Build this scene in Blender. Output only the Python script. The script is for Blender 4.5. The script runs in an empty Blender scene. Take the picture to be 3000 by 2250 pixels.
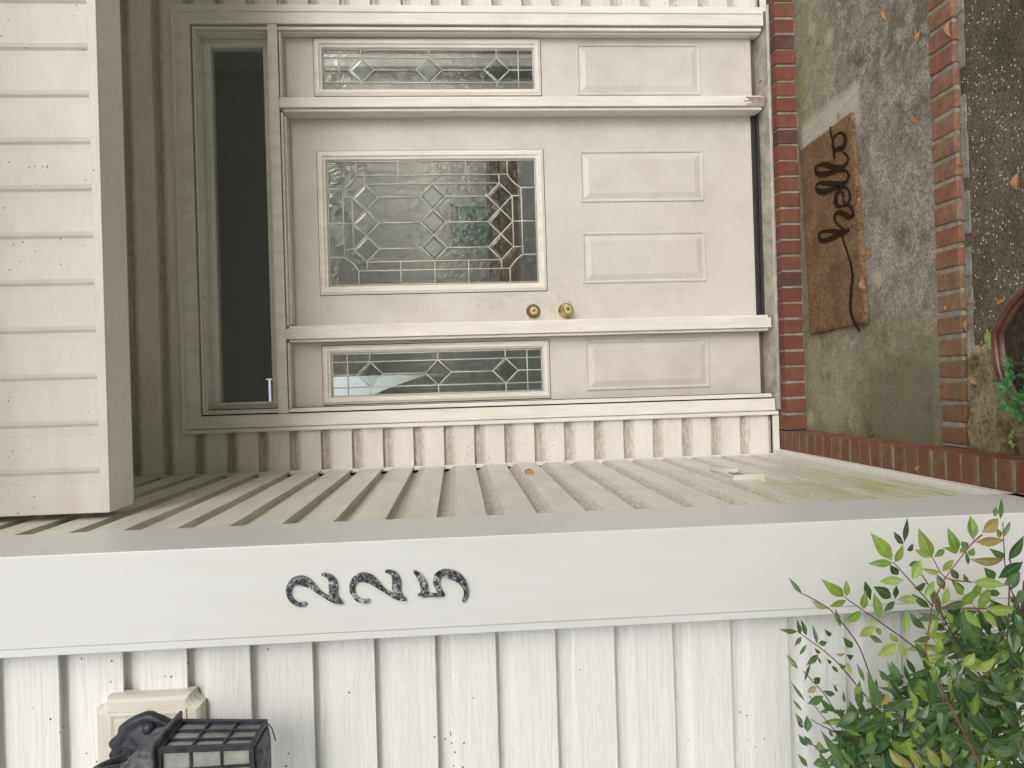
import bpy, bmesh, math, random
from mathutils import Vector, Matrix, noise
random.seed(7)
R = math.radians
S = bpy.context.scene
C = S.collection

# ------------------------------------------------------------------ camera
F = 2245.0                       # focal length in photo pixels (photo 3000 x 2250)
RIGHT = Vector((-0.07128258, -0.99701128, -0.02978767))   # image-right axis in world terms
DOWN = Vector((0.00490631, 0.02951281, -0.99955236))
FWD = Vector((0.99744409, -0.07139682, 0.0027879))
# rows above are (forward, up, right) of the world seen in image axes; turn them round
fw = Vector((RIGHT.x, 0, 0))
W_FWD = Vector((-0.07128258, 0.00490631, 0.99744409))     # world Y in image (x right, y down, z forward)
W_UP = Vector((-0.99701128, 0.02951281, -0.07139682))     # world Z
W_RT = Vector((-0.02978767, -0.99955236, 0.0027879))      # world X
cam_x = Vector((W_RT.x, W_FWD.x, W_UP.x))
cam_y = -Vector((W_RT.y, W_FWD.y, W_UP.y))
cam_z = -Vector((W_RT.z, W_FWD.z, W_UP.z))
M = Matrix((cam_x, cam_y, cam_z)).transposed().to_4x4()
cd = bpy.data.cameras.new('camera')
cam = bpy.data.objects.new('camera', cd)
C.objects.link(cam)
cam.matrix_world = M
cd.sensor_width = 36
cd.lens = F / 3000 * 36
cd.clip_start = 0.05
cd.clip_end = 400
S.camera = cam

def ray(px, py):
    d = Vector((px - 1500, py - 1125, F))
    return Vector((d.dot(W_RT), d.dot(W_FWD), d.dot(W_UP)))
def onY(px, py, Y):
    r = ray(px, py); return r * (Y / r.y)
def onZ(px, py, Z):
    r = ray(px, py); return r * (Z / r.z)
def onX(px, py, X):
    r = ray(px, py); return r * (X / r.x)

# ------------------------------------------------------------------ light
SUN_EL, SUN_AZ = 16, 156         # azimuth from +Y clockwise: behind the camera
w = bpy.data.worlds.new('World'); S.world = w; w.use_nodes = True
nt = w.node_tree
bg = nt.nodes['Background']
sky = nt.nodes.new('ShaderNodeTexSky'); sky.sky_type = 'NISHITA'; sky.sun_disc = False
sky.sun_elevation = R(SUN_EL); sky.sun_rotation = R(SUN_AZ)
sky.air_density = 1.0; sky.dust_density = 4.0; sky.ozone_density = 1.0
hs = nt.nodes.new('ShaderNodeHueSaturation'); hs.inputs['Saturation'].default_value = 0.3
nt.links.new(sky.outputs[0], hs.inputs['Color'])
nt.links.new(hs.outputs[0], bg.inputs[0]); bg.inputs[1].default_value = 0.15
sd = bpy.data.lights.new('sun', 'SUN'); sd.energy = 0.75; sd.angle = R(115); sd.color = (1, .98, .945)
sun = bpy.data.objects.new('sun', sd); C.objects.link(sun)
sv = Vector((math.sin(R(SUN_AZ)) * math.cos(R(SUN_EL)), math.cos(R(SUN_AZ)) * math.cos(R(SUN_EL)), math.sin(R(SUN_EL))))
sun.rotation_euler = sv.to_track_quat('Z', 'Y').to_euler()
S.view_settings.view_transform = 'Standard'; S.view_settings.look = 'None'
S.view_settings.exposure = 0.45; S.view_settings.gamma = 1
S.view_settings.use_curve_mapping = False
S.render.engine = 'CYCLES'

# ------------------------------------------------------------------ materials
class Mat:
    def __init__(s, name, rough=.6, spec=.5):
        s.m = bpy.data.materials.new(name); s.m.use_nodes = True
        s.t = s.m.node_tree; s.b = s.t.nodes['Principled BSDF']
        s.b.inputs['Roughness'].default_value = rough
        s.b.inputs['Specular IOR Level'].default_value = spec
    def n(s, k, **kw):
        nd = s.t.nodes.new('ShaderNode' + k)
        for a, v in kw.items():
            if a in nd.inputs: nd.inputs[a].default_value = v
            else: setattr(nd, a, v)
        return nd
    def l(s, a, b): s.t.links.new(a, b)
    def pos(s, scale=(1, 1, 1), rot=(0, 0, 0)):
        g = s.n('NewGeometry'); mp = s.n('Mapping')
        mp.inputs['Scale'].default_value = scale; mp.inputs['Rotation'].default_value = rot
        s.l(g.outputs['Position'], mp.inputs[0]); return mp.outputs[0]
    def noise(s, vec, sc, det=4, rough=.55, dist=0):
        nd = s.n('TexNoise', Scale=sc, Detail=det, Roughness=rough, Distortion=dist)
        s.l(vec, nd.inputs['Vector']); return nd.outputs['Fac']
    def ramp(s, fac, stops):
        r = s.n('ValToRGB'); e = r.color_ramp.elements
        while len(e) < len(stops): e.new(.5)
        for i, (p, c) in enumerate(stops):
            e[i].position = p
            e[i].color = (c, c, c, 1) if not isinstance(c, tuple) else (*c, 1)
        s.l(fac, r.inputs[0]); return r.outputs[0]
    def mix(s, fac, a, b, mode='MIX'):
        m = s.n('MixRGB', blend_type=mode)
        for i, v in ((0, fac), (1, a), (2, b)):
            if hasattr(v, 'is_output'): s.l(v, m.inputs[i])
            else: m.inputs[i].default_value = v if i == 0 else (*v, 1)
        return m.outputs[0]
    def math(s, op, a, b=0):
        m = s.n('Math', operation=op)
        for i, v in ((0, a), (1, b)):
            if hasattr(v, 'is_output'): s.l(v, m.inputs[i])
            else: m.inputs[i].default_value = v
        return m.outputs[0]
    def band(s, axis, lo, hi, soft, wob=None):
        """soft 0..1 mask that is 1 between lo and hi along a world axis"""
        g = s.n('NewGeometry'); sp = s.n('SeparateXYZ'); s.l(g.outputs['Position'], sp.inputs[0])
        v = sp.outputs[axis]
        if wob is not None: v = s.math('ADD', v, wob)
        a = s.n('MapRange'); s.l(v, a.inputs[0]); a.inputs[1].default_value = lo - soft; a.inputs[2].default_value = lo + soft
        b = s.n('MapRange'); s.l(v, b.inputs[0]); b.inputs[1].default_value = hi - soft; b.inputs[2].default_value = hi + soft
        b.inputs[3].default_value = 1; b.inputs[4].default_value = 0
        return s.math('MULTIPLY', a.outputs[0], b.outputs[0])
    def color(s, c):
        if hasattr(c, 'is_output'): s.l(c, s.b.inputs['Base Color'])
        else: s.b.inputs['Base Color'].default_value = (*c, 1)
    def bump(s, h, strength=.3, dist=.002):
        b = s.n('Bump', Strength=strength, Distance=dist); s.l(h, b.inputs['Height'])
        s.l(b.outputs[0], s.b.inputs['Normal']); return b

MT = {}
def specks(m, scale=60, lo=.035):
    """tiny dark specks of dirt"""
    v = m.n('TexVoronoi', Scale=scale); m.l(m.pos((1, 1, 1)), v.inputs['Vector'])
    big = m.noise(m.pos(), 9, 3)
    rr = m.math('MULTIPLY', m.math('LESS_THAN', v.outputs['Distance'], lo * 3), m.math('GREATER_THAN', big, .57))
    return rr

def vinyl(name, grain_axis, dirt=.35, green=False, base=(.79, .775, .735), cove_dirt=0.0, grain=.08, bs=.3):
    m = Mat(name, .42, .4)
    sc = {'x': (2.2, 40, 75), 'y': (40, 2.2, 75), 'z': (75, 40, 2.2)}[grain_axis]
    v = m.pos(sc)
    g = m.noise(v, 1.0, 3, .55, 1.6)
    g2 = m.ramp(g, [(.46, 0), (.50, 1), (.54, 0)])
    d = m.noise(m.pos((3, 3, 7)), 1.4, 6, .65)
    dm = m.ramp(d, [(.42, 0), (.72, dirt)])
    c = m.mix(dm, base, (.42, .38, .31))
    fine = m.noise(m.pos((30, 30, 60)), 4, 3, .7)
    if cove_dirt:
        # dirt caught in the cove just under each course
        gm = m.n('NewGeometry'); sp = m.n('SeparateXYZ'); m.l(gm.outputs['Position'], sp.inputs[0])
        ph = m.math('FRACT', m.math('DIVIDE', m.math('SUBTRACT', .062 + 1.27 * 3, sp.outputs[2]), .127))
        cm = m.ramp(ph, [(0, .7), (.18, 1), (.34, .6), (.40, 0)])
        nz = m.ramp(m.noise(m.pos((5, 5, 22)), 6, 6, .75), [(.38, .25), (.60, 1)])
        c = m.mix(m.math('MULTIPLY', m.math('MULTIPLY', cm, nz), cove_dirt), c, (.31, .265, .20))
    c = m.mix(m.math('MULTIPLY', g2, grain), c, (.40, .38, .34))
    if green:
        wob = m.math('MULTIPLY', m.noise(m.pos((1, 1, 1)), 5, 5, .7), .5)
        gm2 = m.band(2, -2.0, -.72, .22, wob)
        st = m.ramp(m.noise(m.pos((8, 3, 60)), 1.3, 6, .7), [(.38, 0), (.60, 1)])
        fr = m.band(1, 1.0, 2.75, .28, wob)
        c = m.mix(m.math('MULTIPLY', m.math('MULTIPLY', gm2, fr), m.math('MULTIPLY', st, 1.0)), c, (.40, .44, .15))
    c = m.mix(specks(m, 48, .034), c, (.10, .08, .06))
    m.color(c)
    h = m.math('ADD', m.math('MULTIPLY', g2, .8), m.math('MULTIPLY', fine, .25))
    m.bump(m.math('SUBTRACT', m.math('MULTIPLY', fine, .25), m.math('MULTIPLY', g2, .8)), bs, .0015)
    return m.m
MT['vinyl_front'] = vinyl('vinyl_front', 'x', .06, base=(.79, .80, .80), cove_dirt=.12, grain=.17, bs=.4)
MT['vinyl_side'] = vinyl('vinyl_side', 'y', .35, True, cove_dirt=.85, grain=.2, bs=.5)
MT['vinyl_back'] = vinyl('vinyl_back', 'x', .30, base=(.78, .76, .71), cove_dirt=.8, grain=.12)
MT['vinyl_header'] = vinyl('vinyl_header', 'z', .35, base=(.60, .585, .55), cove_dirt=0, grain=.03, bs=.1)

def paint(name, base, dirt=.3, rough=.45, axis='z', sp=True):
    m = Mat(name, rough, .45)
    sc = {'z': (14, 14, 1.5), 'x': (1.5, 14, 14)}[axis]
    d = m.noise(m.pos(sc), 2, 6, .65)
    c = m.mix(m.ramp(d, [(.45, 0), (.78, dirt)]), base, (.33, .29, .23))
    d2 = m.noise(m.pos((2, 2, 2)), 2.5, 5, .6)
    c = m.mix(m.ramp(d2, [(.45, 0), (.8, dirt * .7)]), c, (.45, .42, .36))
    if sp: c = m.mix(specks(m, 45, .018), c, (.08, .06, .05))
    m.color(c)
    m.bump(m.noise(m.pos((30, 30, 30)), 5, 3, .6), .12, .001)
    return m.m
MT['casing'] = paint('casing_paint', (.81, .79, .75), .34)
MT['trim'] = paint('aluminium_trim', (.80, .795, .76), .15, .4)
MT['column'] = paint('column_cladding', (.665, .675, .68), .08, .38, sp=False)
MT['ceiling'] = paint('ceiling_paint', (.88, .86, .82), .05, .6, sp=False)
MT['soffit'] = paint('soffit_metal', (.80, .81, .77), .15, .5)
def door_mat():
    m = Mat('door_paint', .42, .45)
    d = m.noise(m.pos((1.2, 1, 1.2)), 3.2, 6, .65)
    c = m.mix(m.ramp(d, [(.44, 0), (.74, .42)]), (.63, .612, .575), (.37, .34, .295))
    # scuffs by the locks
    sc = m.math('MULTIPLY', m.band(0, .28, .50, .06), m.band(2, -.62, .02, .12))
    sn = m.ramp(m.noise(m.pos((12, 3, 7)), 3, 6, .7), [(.52, 0), (.72, 1)])
    c = m.mix(m.math('MULTIPLY', m.math('MULTIPLY', sc, sn), .35), c, (.30, .27, .23))
    fs = m.ramp(m.noise(m.pos((9, 3, 40)), 2.2, 7, .8, 1.0), [(.56, 0), (.64, .22)])
    c = m.mix(fs, c, (.36, .33, .29))
    c = m.mix(specks(m, 38, .020), c, (.15, .12, .10))
    m.color(c)
    m.bump(m.noise(m.pos((60, 60, 4)), 1.5, 4, .6), .06, .001)
    return m.m
MT['door'] = door_mat()
def plain(name, col, rough=.5, metal=0, spec=.5, var=.15, scale=20, bump=.0, bscale=60):
    m = Mat(name, rough, spec)
    m.b.inputs['Metallic'].default_value = metal
    d = m.noise(m.pos(), scale, 5, .6)
    dark = tuple(x * (1 - var * 2) for x in col); lite = tuple(min(1, x * (1 + var)) for x in col)
    m.color(m.mix(m.ramp(d, [(.3, 0), (.7, 1)]), dark, lite))
    if bump: m.bump(m.noise(m.pos(), bscale, 4, .6), bump, .002)
    return m.m
MT['dark'] = plain('crack_shadow_black', (.03, .022, .025), .9)  # near-black colour standing in for the shade inside gaps and cracks
MT['wood_raw'] = plain('weathered_wood', (.40, .32, .24), .8, var=.3, scale=60, bump=.6, bscale=120)
MT['bronze'] = plain('bronze_threshold', (.13, .095, .065), .45, .3)
MT['black'] = plain('black_rubber', (.02, .02, .022), .6)
MT['sill'] = plain('sill_aluminium', (.44, .425, .35), .5, .2, var=.25, scale=14)
MT['metal'] = plain('bright_edge_metal', (.50, .48, .46), .4, .6)
MT['came'] = plain('came_metal', (.62, .62, .55), .45, .15, var=.05)
MT['brass'] = plain('polished_brass', (.72, .56, .22), .18, 1.0, var=.10, scale=40)
MT['brass_dull'] = plain('tarnished_brass', (.36, .25, .11), .38, 1.0, var=.15, scale=40)
MT['brass_face'] = plain('brass_lock_face', (.78, .68, .42), .3, 1.0, var=.08, scale=60)
MT['iron'] = plain('black_lantern_metal', (.035, .04, .052), .42, .2, var=.35, scale=45, bump=.3, bscale=90)
MT['iron_worn'] = plain('worn_lantern_metal', (.13, .135, .15), .55, .2, var=.45, scale=70, bump=.4, bscale=110)
MT['block'] = plain('almond_mounting_block', (.66, .635, .55), .45, var=.05, scale=6, bump=.08, bscale=60)
MT['frost'] = plain('frosted_lantern_pane', (.36, .38, .35), .3, var=.3, scale=14)
MT['yellow'] = plain('yellowed_plastic', (.45, .30, .08), .4)
MT['soil'] = plain('soil', (.05, .037, .025), .95, var=.4, scale=60, bump=1, bscale=90)
MT['pot'] = plain('glazed_pot', (.13, .055, .038), .3, var=.35, scale=14)
MT['teal'] = plain('teal_plastic', (.06, .30, .25), .5)
MT['floor'] = plain('wood_floor', (.34, .18, .10), .35, var=.3, scale=8)
MT['inwall'] = plain('interior_paint', (.66, .66, .67), .8, var=.01)
MT['inface'] = plain('dark_hole_shade', (.12, .12, .13), .6)
MT['cloth'] = plain('pale_curtain', (.75, .77, .74), .9, var=.1, scale=5)
MT['stem'] = plain('stem_bark', (.10, .045, .04), .6, var=.3, scale=60)
MT['stem_red'] = plain('red_petiole', (.26, .07, .06), .5, var=.2, scale=60)
MT['pale_concrete'] = plain('pale_bounce_slab', (.42, .40, .36), .9, var=.15, scale=3, bump=.3)
MT['trunk'] = plain('tree_bark', (.12, .09, .07), .9, var=.4, scale=8, bump=1, bscale=20)

def leafmat(name, cols, rough=.32, trans=.3):
    m = Mat(name, rough, .5)
    a = m.n('Attribute', attribute_name='rnd'); n = len(cols)
    sp = m.n('SeparateColor'); m.l(a.outputs['Color'], sp.inputs[0])
    c = m.ramp(sp.outputs[0], [(i / (n - 1), cols[i]) for i in range(n)])
    # midrib: paler line where G is near zero
    rib = m.ramp(sp.outputs[1], [(0, .55), (.13, 0)])
    c = m.mix(rib, c, tuple(min(1, x * 1.7 + .05) for x in cols[n // 2]))
    c2 = m.mix(m.ramp(m.noise(m.pos(), 90, 3), [(.4, 0), (.7, .35)]), c, tuple(x * .55 for x in cols[0]))
    m.color(c2)
    t = m.n('BsdfTranslucent'); m.l(m.mix(1, c2, (1.7, 1.8, .9), 'MULTIPLY'), t.inputs[0])
    mx = m.n('MixShader'); mx.inputs[0].default_value = trans
    m.l(m.b.outputs[0], mx.inputs[1]); m.l(t.outputs[0], mx.inputs[2])
    m.l(mx.outputs[0], m.t.nodes['Material Output'].inputs[0])
    return m.m
MT['leaf_dark'] = leafmat('dark_leaf', [(.038, .085, .032), (.068, .135, .050), (.11, .19, .065), (.13, .21, .12)], .24)
MT['leaf_new'] = leafmat('young_leaf', [(.17, .28, .05), (.25, .38, .08), (.33, .42, .12)], .3, .4)
MT['leaf_olive'] = leafmat('olive_leaf', [(.28, .32, .08), (.33, .33, .11), (.36, .28, .13)], .35, .35)
MT['leaf_pot'] = leafmat('pot_leaf', [(.03, .12, .04), (.06, .20, .06), (.10, .26, .07)])
MT['leaf_tree'] = leafmat('tree_leaf', [(.02, .05, .015), (.04, .09, .02), (.07, .13, .03)], .5)
MT['leaf_lime'] = leafmat('lime_leaf', [(.30, .45, .08), (.35, .55, .12)], .4)
MT['dead'] = leafmat('dead_leaf', [(.22, .08, .03), (.42, .19, .05), (.50, .26, .09), (.45, .25, .16)], .5, .1)

def brickmat(name, red, moss=0):
    m = Mat(name, .75, .3)
    a = m.n('Attribute', attribute_name='rnd'); sp = m.n('SeparateColor'); m.l(a.outputs['Color'], sp.inputs[0])
    c = m.ramp(sp.outputs[0], red)
    d = m.noise(m.pos(), 28, 6, .7)
    c = m.mix(m.ramp(d, [(.38, .0), (.66, .60)]), c, (.085, .045, .036))
    e = m.noise(m.pos(), 11, 6, .7)
    c = m.mix(m.ramp(e, [(.50, .0), (.70, .22 + moss * .4)]), c, (.32, .26, .21))
    ff = m.noise(m.pos(), 150, 5, .8); c = m.mix(m.ramp(ff, [(.45, 0), (.65, .45)]), c, (.10, .06, .05))
    if moss:
        g = m.ramp(m.noise(m.pos(), 6, 5, .7), [(.35, 0), (.7, 1)])
        mk = m.band(0, -1, .35, .35)
        c = m.mix(m.math('MULTIPLY', m.math('MULTIPLY', g, mk), moss), c, (.12, .11, .05))
    m.color(c)
    m.bump(m.math('ADD', d, m.math('MULTIPLY', m.noise(m.pos(), 160, 3), .5)), .5, .0015)
    return m.m
MT['brick'] = brickmat('red_brick', [(0, (.075, .042, .036)), (.12, (.165, .050, .032)), (.6, (.205, .062, .034)), (1, (.22, .085, .042))])
MT['brick_ledge'] = brickmat('ledge_brick', [(0, (.20, .055, .04)), (.5, (.25, .065, .04)), (1, (.24, .095, .05))], .5)
MT['brick_edge'] = brickmat('worn_edging_brick', [(0, (.26, .105, .07)), (.5, (.31, .135, .085)), (1, (.31, .165, .10))], .8)
def mortar():
    m = Mat('mortar', .95, .2)
    d = m.noise(m.pos(), 30, 6, .7)
    m.color(m.mix(m.ramp(d, [(.3, 0), (.7, 1)]), (.17, .16, .13), (.38, .37, .32)))
    m.bump(m.noise(m.pos(), 120, 4), .8, .002); return m.m
MT['mortar'] = mortar()

def concrete():
    m = Mat('mossy_concrete', .8, .35)
    a = m.noise(m.pos(), 3.0, 8, .68); b = m.noise(m.pos(), 14, 8, .72, .6); f = m.noise(m.pos(), 130, 4, .7)
    c = m.mix(m.ramp(a, [(.38, 0), (.60, 1)]), (.16, .143, .118), (.37, .345, .295))
    c = m.mix(m.ramp(b, [(.47, 0), (.60, .8)]), c, (.44, .41, .355))
    c = m.mix(m.ramp(f, [(.47, 0), (.58, .75)]), c, (.10, .085, .065))
    f3 = m.noise(m.pos(), 210, 3, .7); c = m.mix(m.ramp(f3, [(.60, 0), (.68, .7)]), c, (.52, .48, .42))
    wob = m.math('MULTIPLY', m.math('SUBTRACT', m.noise(m.pos(), 6, 5, .7), .5), .35)
    # green at the wall and step
    g1 = m.band(0, -.5, .22, .20, wob); g2 = m.band(1, 2.86, 3.3, .14, wob)
    gg = m.math('MAXIMUM', m.math('MULTIPLY', g1, .62), m.math('MULTIPLY', g2, .5))
    gn = m.ramp(m.noise(m.pos(), 9, 6, .7), [(.30, .15), (.62, 1)])
    c = m.mix(m.math('MULTIPLY', gg, gn), c, (.29, .31, .12))
    # darker corner
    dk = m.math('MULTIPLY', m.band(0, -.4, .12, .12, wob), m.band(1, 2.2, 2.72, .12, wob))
    st2 = m.ramp(m.noise(m.pos((1, 1, 1)), 5.5, 7, .75), [(.54, 0), (.66, .6)])
    c = m.mix(st2, c, (.085, .072, .05))
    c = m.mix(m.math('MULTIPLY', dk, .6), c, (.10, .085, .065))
    # pale lichen blots
    v = m.n('TexVoronoi', Scale=3.4); m.l(m.pos(), v.inputs['Vector'])
    bl = m.ramp(m.math('ADD', v.outputs['Distance'], m.math('MULTIPLY', wob, .35)), [(.06, 1), (.16, 0)])
    c = m.mix(m.math('MULTIPLY', bl, .75), c, (.50, .50, .30))
    # clean pale strip where the mat used to lie
    ww = m.math('MULTIPLY', wob, .07)
    st = m.math('MULTIPLY', m.band(0, .90, 1.055, .018, ww), m.band(1, 2.64, 3.10, .018, ww))
    sn = m.ramp(m.noise(m.pos((30, 5, 1)), 2, 6, .7), [(.35, .55), (.6, 1)])
    c = m.mix(m.math('MULTIPLY', st, sn), c, (.48, .455, .40))
    m.color(c)
    m.bump(m.math('ADD', b, m.math('MULTIPLY', f, .7)), .7, .003)
    return m.m
MT['concrete'] = concrete()
def slab():
    m = Mat('wet_aggregate', .55, .5)
    a = m.noise(m.pos(), 5, 8, .7); f = m.noise(m.pos(), 110, 5, .75)
    c = m.mix(m.ramp(a, [(.3, 0), (.7, 1)]), (.065, .056, .036), (.19, .165, .105))
    c = m.mix(m.ramp(f, [(.47, 0), (.60, .85)]), c, (.035, .03, .02))
    v = m.n('TexVoronoi', Scale=130); m.l(m.pos(), v.inputs['Vector'])
    sp = m.n('SeparateColor'); m.l(v.outputs['Color'], sp.inputs[0])
    glint = m.math('MULTIPLY', m.math('LESS_THAN', v.outputs['Distance'], .33), m.math('GREATER_THAN', sp.outputs[0], .87))
    c = m.mix(glint, c, (.75, .70, .52))  # wet glints painted into the colour as pale specks
    m.color(c)
    m.l(m.math('SUBTRACT', .75, m.math('MULTIPLY', glint, .6)), m.b.inputs['Roughness'])
    m.bump(m.math('ADD', f, m.math('SUBTRACT', 1, v.outputs['Distance'])), .8, .003)
    return m.m
MT['slab'] = slab()
def dirt():
    m = Mat('sandy_dirt', .95, .2)
    a = m.noise(m.pos(), 9, 9, .75, .8); f = m.noise(m.pos(), 70, 6, .8)
    c = m.mix(m.ramp(a, [(.38, 0), (.60, 1)]), (.12, .098, .06), (.55, .46, .28))
    c = m.mix(m.ramp(f, [(.52, 0), (.64, .85)]), c, (.06, .048, .03))
    m.color(c); m.bump(m.math('ADD', a, f), 1, .012); return m.m
MT['dirt'] = dirt()
def grass():
    m = Mat('lawn', .9, .2)
    m.color(m.mix(m.ramp(m.noise(m.pos(), 3, 8, .7), [(.3, 0), (.7, 1)]), (.04, .075, .02), (.10, .13, .04)))
    return m.m
MT['lawn'] = grass()
def coir():
    m = Mat('coir', .95, .15)
    f = m.noise(m.pos((1, 1, .3)), 130, 5, .85); a = m.noise(m.pos(), 9, 6, .7)
    c = m.mix(m.ramp(a, [(.3, 0), (.7, 1)]), (.20, .12, .062), (.36, .235, .13))
    c = m.mix(m.ramp(f, [(.46, 0), (.60, .85)]), c, (.06, .030, .014))
    m.color(c); m.bump(f, 1, .006); return m.m
MT['coir'] = coir()
def matink():
    m = Mat('black_coir_lettering', .95, .1)
    f = m.noise(m.pos(), 260, 4, .8)
    m.color(m.mix(m.ramp(f, [(.48, 0), (.66, .6)]), (.018, .013, .010), (.14, .075, .035))); m.bump(f, 1, .006); return m.m
MT['ink'] = matink()
def speckle():
    m = Mat('speckled_number_metal', .35, .5)
    v = m.n('TexVoronoi', Scale=230); m.l(m.pos(), v.inputs['Vector'])
    sp = m.n('SeparateColor'); m.l(v.outputs['Color'], sp.inputs[0])
    big = m.noise(m.pos(), 75, 3, .6)
    s_ = m.math('ADD', m.math('MULTIPLY', sp.outputs[0], .5), big)
    m.color(m.ramp(s_, [(.66, (.012, .014, .022)), (.70, (.10, .105, .12)), (.92, (.16, .165, .18)), (.97, (.42, .43, .44))]))
    m.b.inputs['Metallic'].default_value = .2
    return m.m
MT['speckle'] = speckle()

def glass(name, rough, bump, bscale, tint=(.72, .76, .74), dist=.004, base=.10):
    m = Mat(name); t = m.t; t.nodes.remove(m.b)
    tr = m.n('BsdfTransparent'); tr.inputs[0].default_value = (*tint, 1)
    gl = m.n('BsdfGlossy', Roughness=rough); gl.inputs[0].default_value = (.95, 1, .98, 1)
    fr = m.n('Fresnel', IOR=1.52)
    bp = m.n('Bump', Strength=bump, Distance=dist)
    h = m.noise(m.pos((1, 1, .55)), bscale, 3, .55, 1.6)
    m.l(h, bp.inputs['Height'])
    m.l(bp.outputs[0], gl.inputs['Normal'])
    fac = m.math('ADD', m.math('MULTIPLY', fr.outputs[0], 1.2), base - .04)
    mx = m.n('MixShader'); m.l(fac, mx.inputs[0]); m.l(tr.outputs[0], mx.inputs[1]); m.l(gl.outputs[0], mx.inputs[2])
    m.l(mx.outputs[0], t.nodes['Material Output'].inputs[0])
    return m.m
MT['glass_clear'] = glass('clear_glass', .01, .0, 5, (.74, .77, .82), base=.04)
MT['glass_tex'] = glass('rippled_glass', .12, .36, 34, (.76, .79, .76), base=.06)
MT['glass_bevel'] = glass('bevelled_glass', .10, .10, 20, (.74, .77, .76), base=.03)

# ------------------------------------------------------------------ helpers
class MB:
    """collects faces for ONE mesh object"""
    def __init__(s): s.v = []; s.f = []; s.mi = []; s.col = []; s.g = []
    def face(s, pts, mi=0, rnd=.5, gs=None):
        i = len(s.v); s.v += [Vector(p) for p in pts]
        s.f.append(tuple(range(i, i + len(pts)))); s.mi.append(mi)
        s.col.append([(rnd, (gs[k] if gs else 1.0)) for k in range(len(pts))])
    def box(s, x0, x1, y0, y1, z0, z1, mi=0, rnd=.5):
        p = [(x0, y0, z0), (x1, y0, z0), (x1, y1, z0), (x0, y1, z0), (x0, y0, z1), (x1, y0, z1), (x1, y1, z1), (x0, y1, z1)]
        s.hexa(p, mi, rnd)
    def hexa(s, p, mi=0, rnd=.5):
        for q in ((0, 3, 2, 1), (4, 5, 6, 7), (0, 1, 5, 4), (1, 2, 6, 5), (2, 3, 7, 6), (3, 0, 4, 7)):
            s.face([p[i] for i in q], mi, rnd)
    def tube(s, pts, r, n=6, mi=0, rnd=.5, cap=True):
        pts = [Vector(p) for p in pts]; rings = []
        rr = r if isinstance(r, (list, tuple)) else [r] * len(pts)
        for i, p in enumerate(pts):
            d = (pts[min(i + 1, len(pts) - 1)] - pts[max(i - 1, 0)])
            if d.length < 1e-9: d = Vector((0, 0, 1))
            d.normalize(); a = d.orthogonal().normalized() if i == 0 else (rings_a - d * rings_a.dot(d)).normalized()
            rings_a = a; b = d.cross(a)
            rings.append([p + (a * math.cos(2 * math.pi * k / n) + b * math.sin(2 * math.pi * k / n)) * rr[i] for k in range(n)])
        for i in range(len(rings) - 1):
            for k in range(n):
                s.face([rings[i][k], rings[i][(k + 1) % n], rings[i + 1][(k + 1) % n], rings[i + 1][k]], mi, rnd)
        if cap: s.face(rings[0][::-1], mi, rnd); s.face(rings[-1], mi, rnd)
    def lathe(s, c, prof, n=32, axis=Vector((0, -1, 0)), mi=0):
        """prof = [(distance along axis, radius)]"""
        a = axis.orthogonal().normalized(); b = axis.cross(a); c = Vector(c); rings = []
        for d, r in prof:
            rings.append([c + axis * d + (a * math.cos(2 * math.pi * k / n) + b * math.sin(2 * math.pi * k / n)) * max(r, 1e-5) for k in range(n)])
        for i in range(len(rings) - 1):
            for k in range(n): s.face([rings[i][k], rings[i][(k + 1) % n], rings[i + 1][(k + 1) % n], rings[i + 1][k]], mi)
        s.face(rings[-1], mi)
    def prism(s, outline, y0, y1, mi=0):
        """outline [(x,z)] extruded along Y"""
        s.face([(x, y0, z) for x, z in outline], mi)
        s.face([(x, y1, z) for x, z in outline][::-1], mi)
        for i in range(len(outline)):
            (x0, z0), (x1, z1) = outline[i], outline[(i + 1) % len(outline)]
            s.face([(x0, y0, z0), (x0, y1, z0), (x1, y1, z1), (x1, y0, z1)], mi)
    def ring(s, rects, mi=0):
        """nested rectangles [(x0,x1,z0,z1,y)] joined into a moulded frame"""
        L = [[(a, y, c), (b, y, c), (b, y, d), (a, y, d)] for a, b, c, d, y in rects]
        for i in range(len(L) - 1):
            for k in range(4): s.face([L[i][k], L[i][(k + 1) % 4], L[i + 1][(k + 1) % 4], L[i + 1][k]], mi)
    def build(s, name, mats, parent=None, bevel=0, smooth=False, weld=True, solid=0):
        off = Vector(parent['_w']) if parent is not None and '_w' in parent else Vector((0, 0, 0))
        me = bpy.data.meshes.new(name); me.from_pydata([v - off for v in s.v], [], s.f)
        at = me.color_attributes.new('rnd', 'FLOAT_COLOR', 'CORNER'); k = 0
        for c in s.col:
            for a, g in c: at.data[k].color = (a, g, 0, 1); k += 1
        if not isinstance(mats, (list, tuple)): mats = [mats]
        for m in mats: me.materials.append(MT[m] if isinstance(m, str) else m)
        me.polygons.foreach_set('material_index', s.mi)
        if weld:
            bm = bmesh.new(); bm.from_mesh(me); bmesh.ops.remove_doubles(bm, verts=bm.verts, dist=1e-6)
            bmesh.ops.recalc_face_normals(bm, faces=bm.faces); bm.to_mesh(me); bm.free()
        if smooth: me.polygons.foreach_set('use_smooth', [True] * len(me.polygons))
        o = bpy.data.objects.new(name, me); C.objects.link(o)
        if parent is not None:
            o.parent = parent; o['_w'] = list(off)
        if bevel:
            b = o.modifiers.new('bevel', 'BEVEL'); b.width = bevel; b.segments = 2; b.limit_method = 'ANGLE'; b.angle_limit = R(35)
        return o

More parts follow.
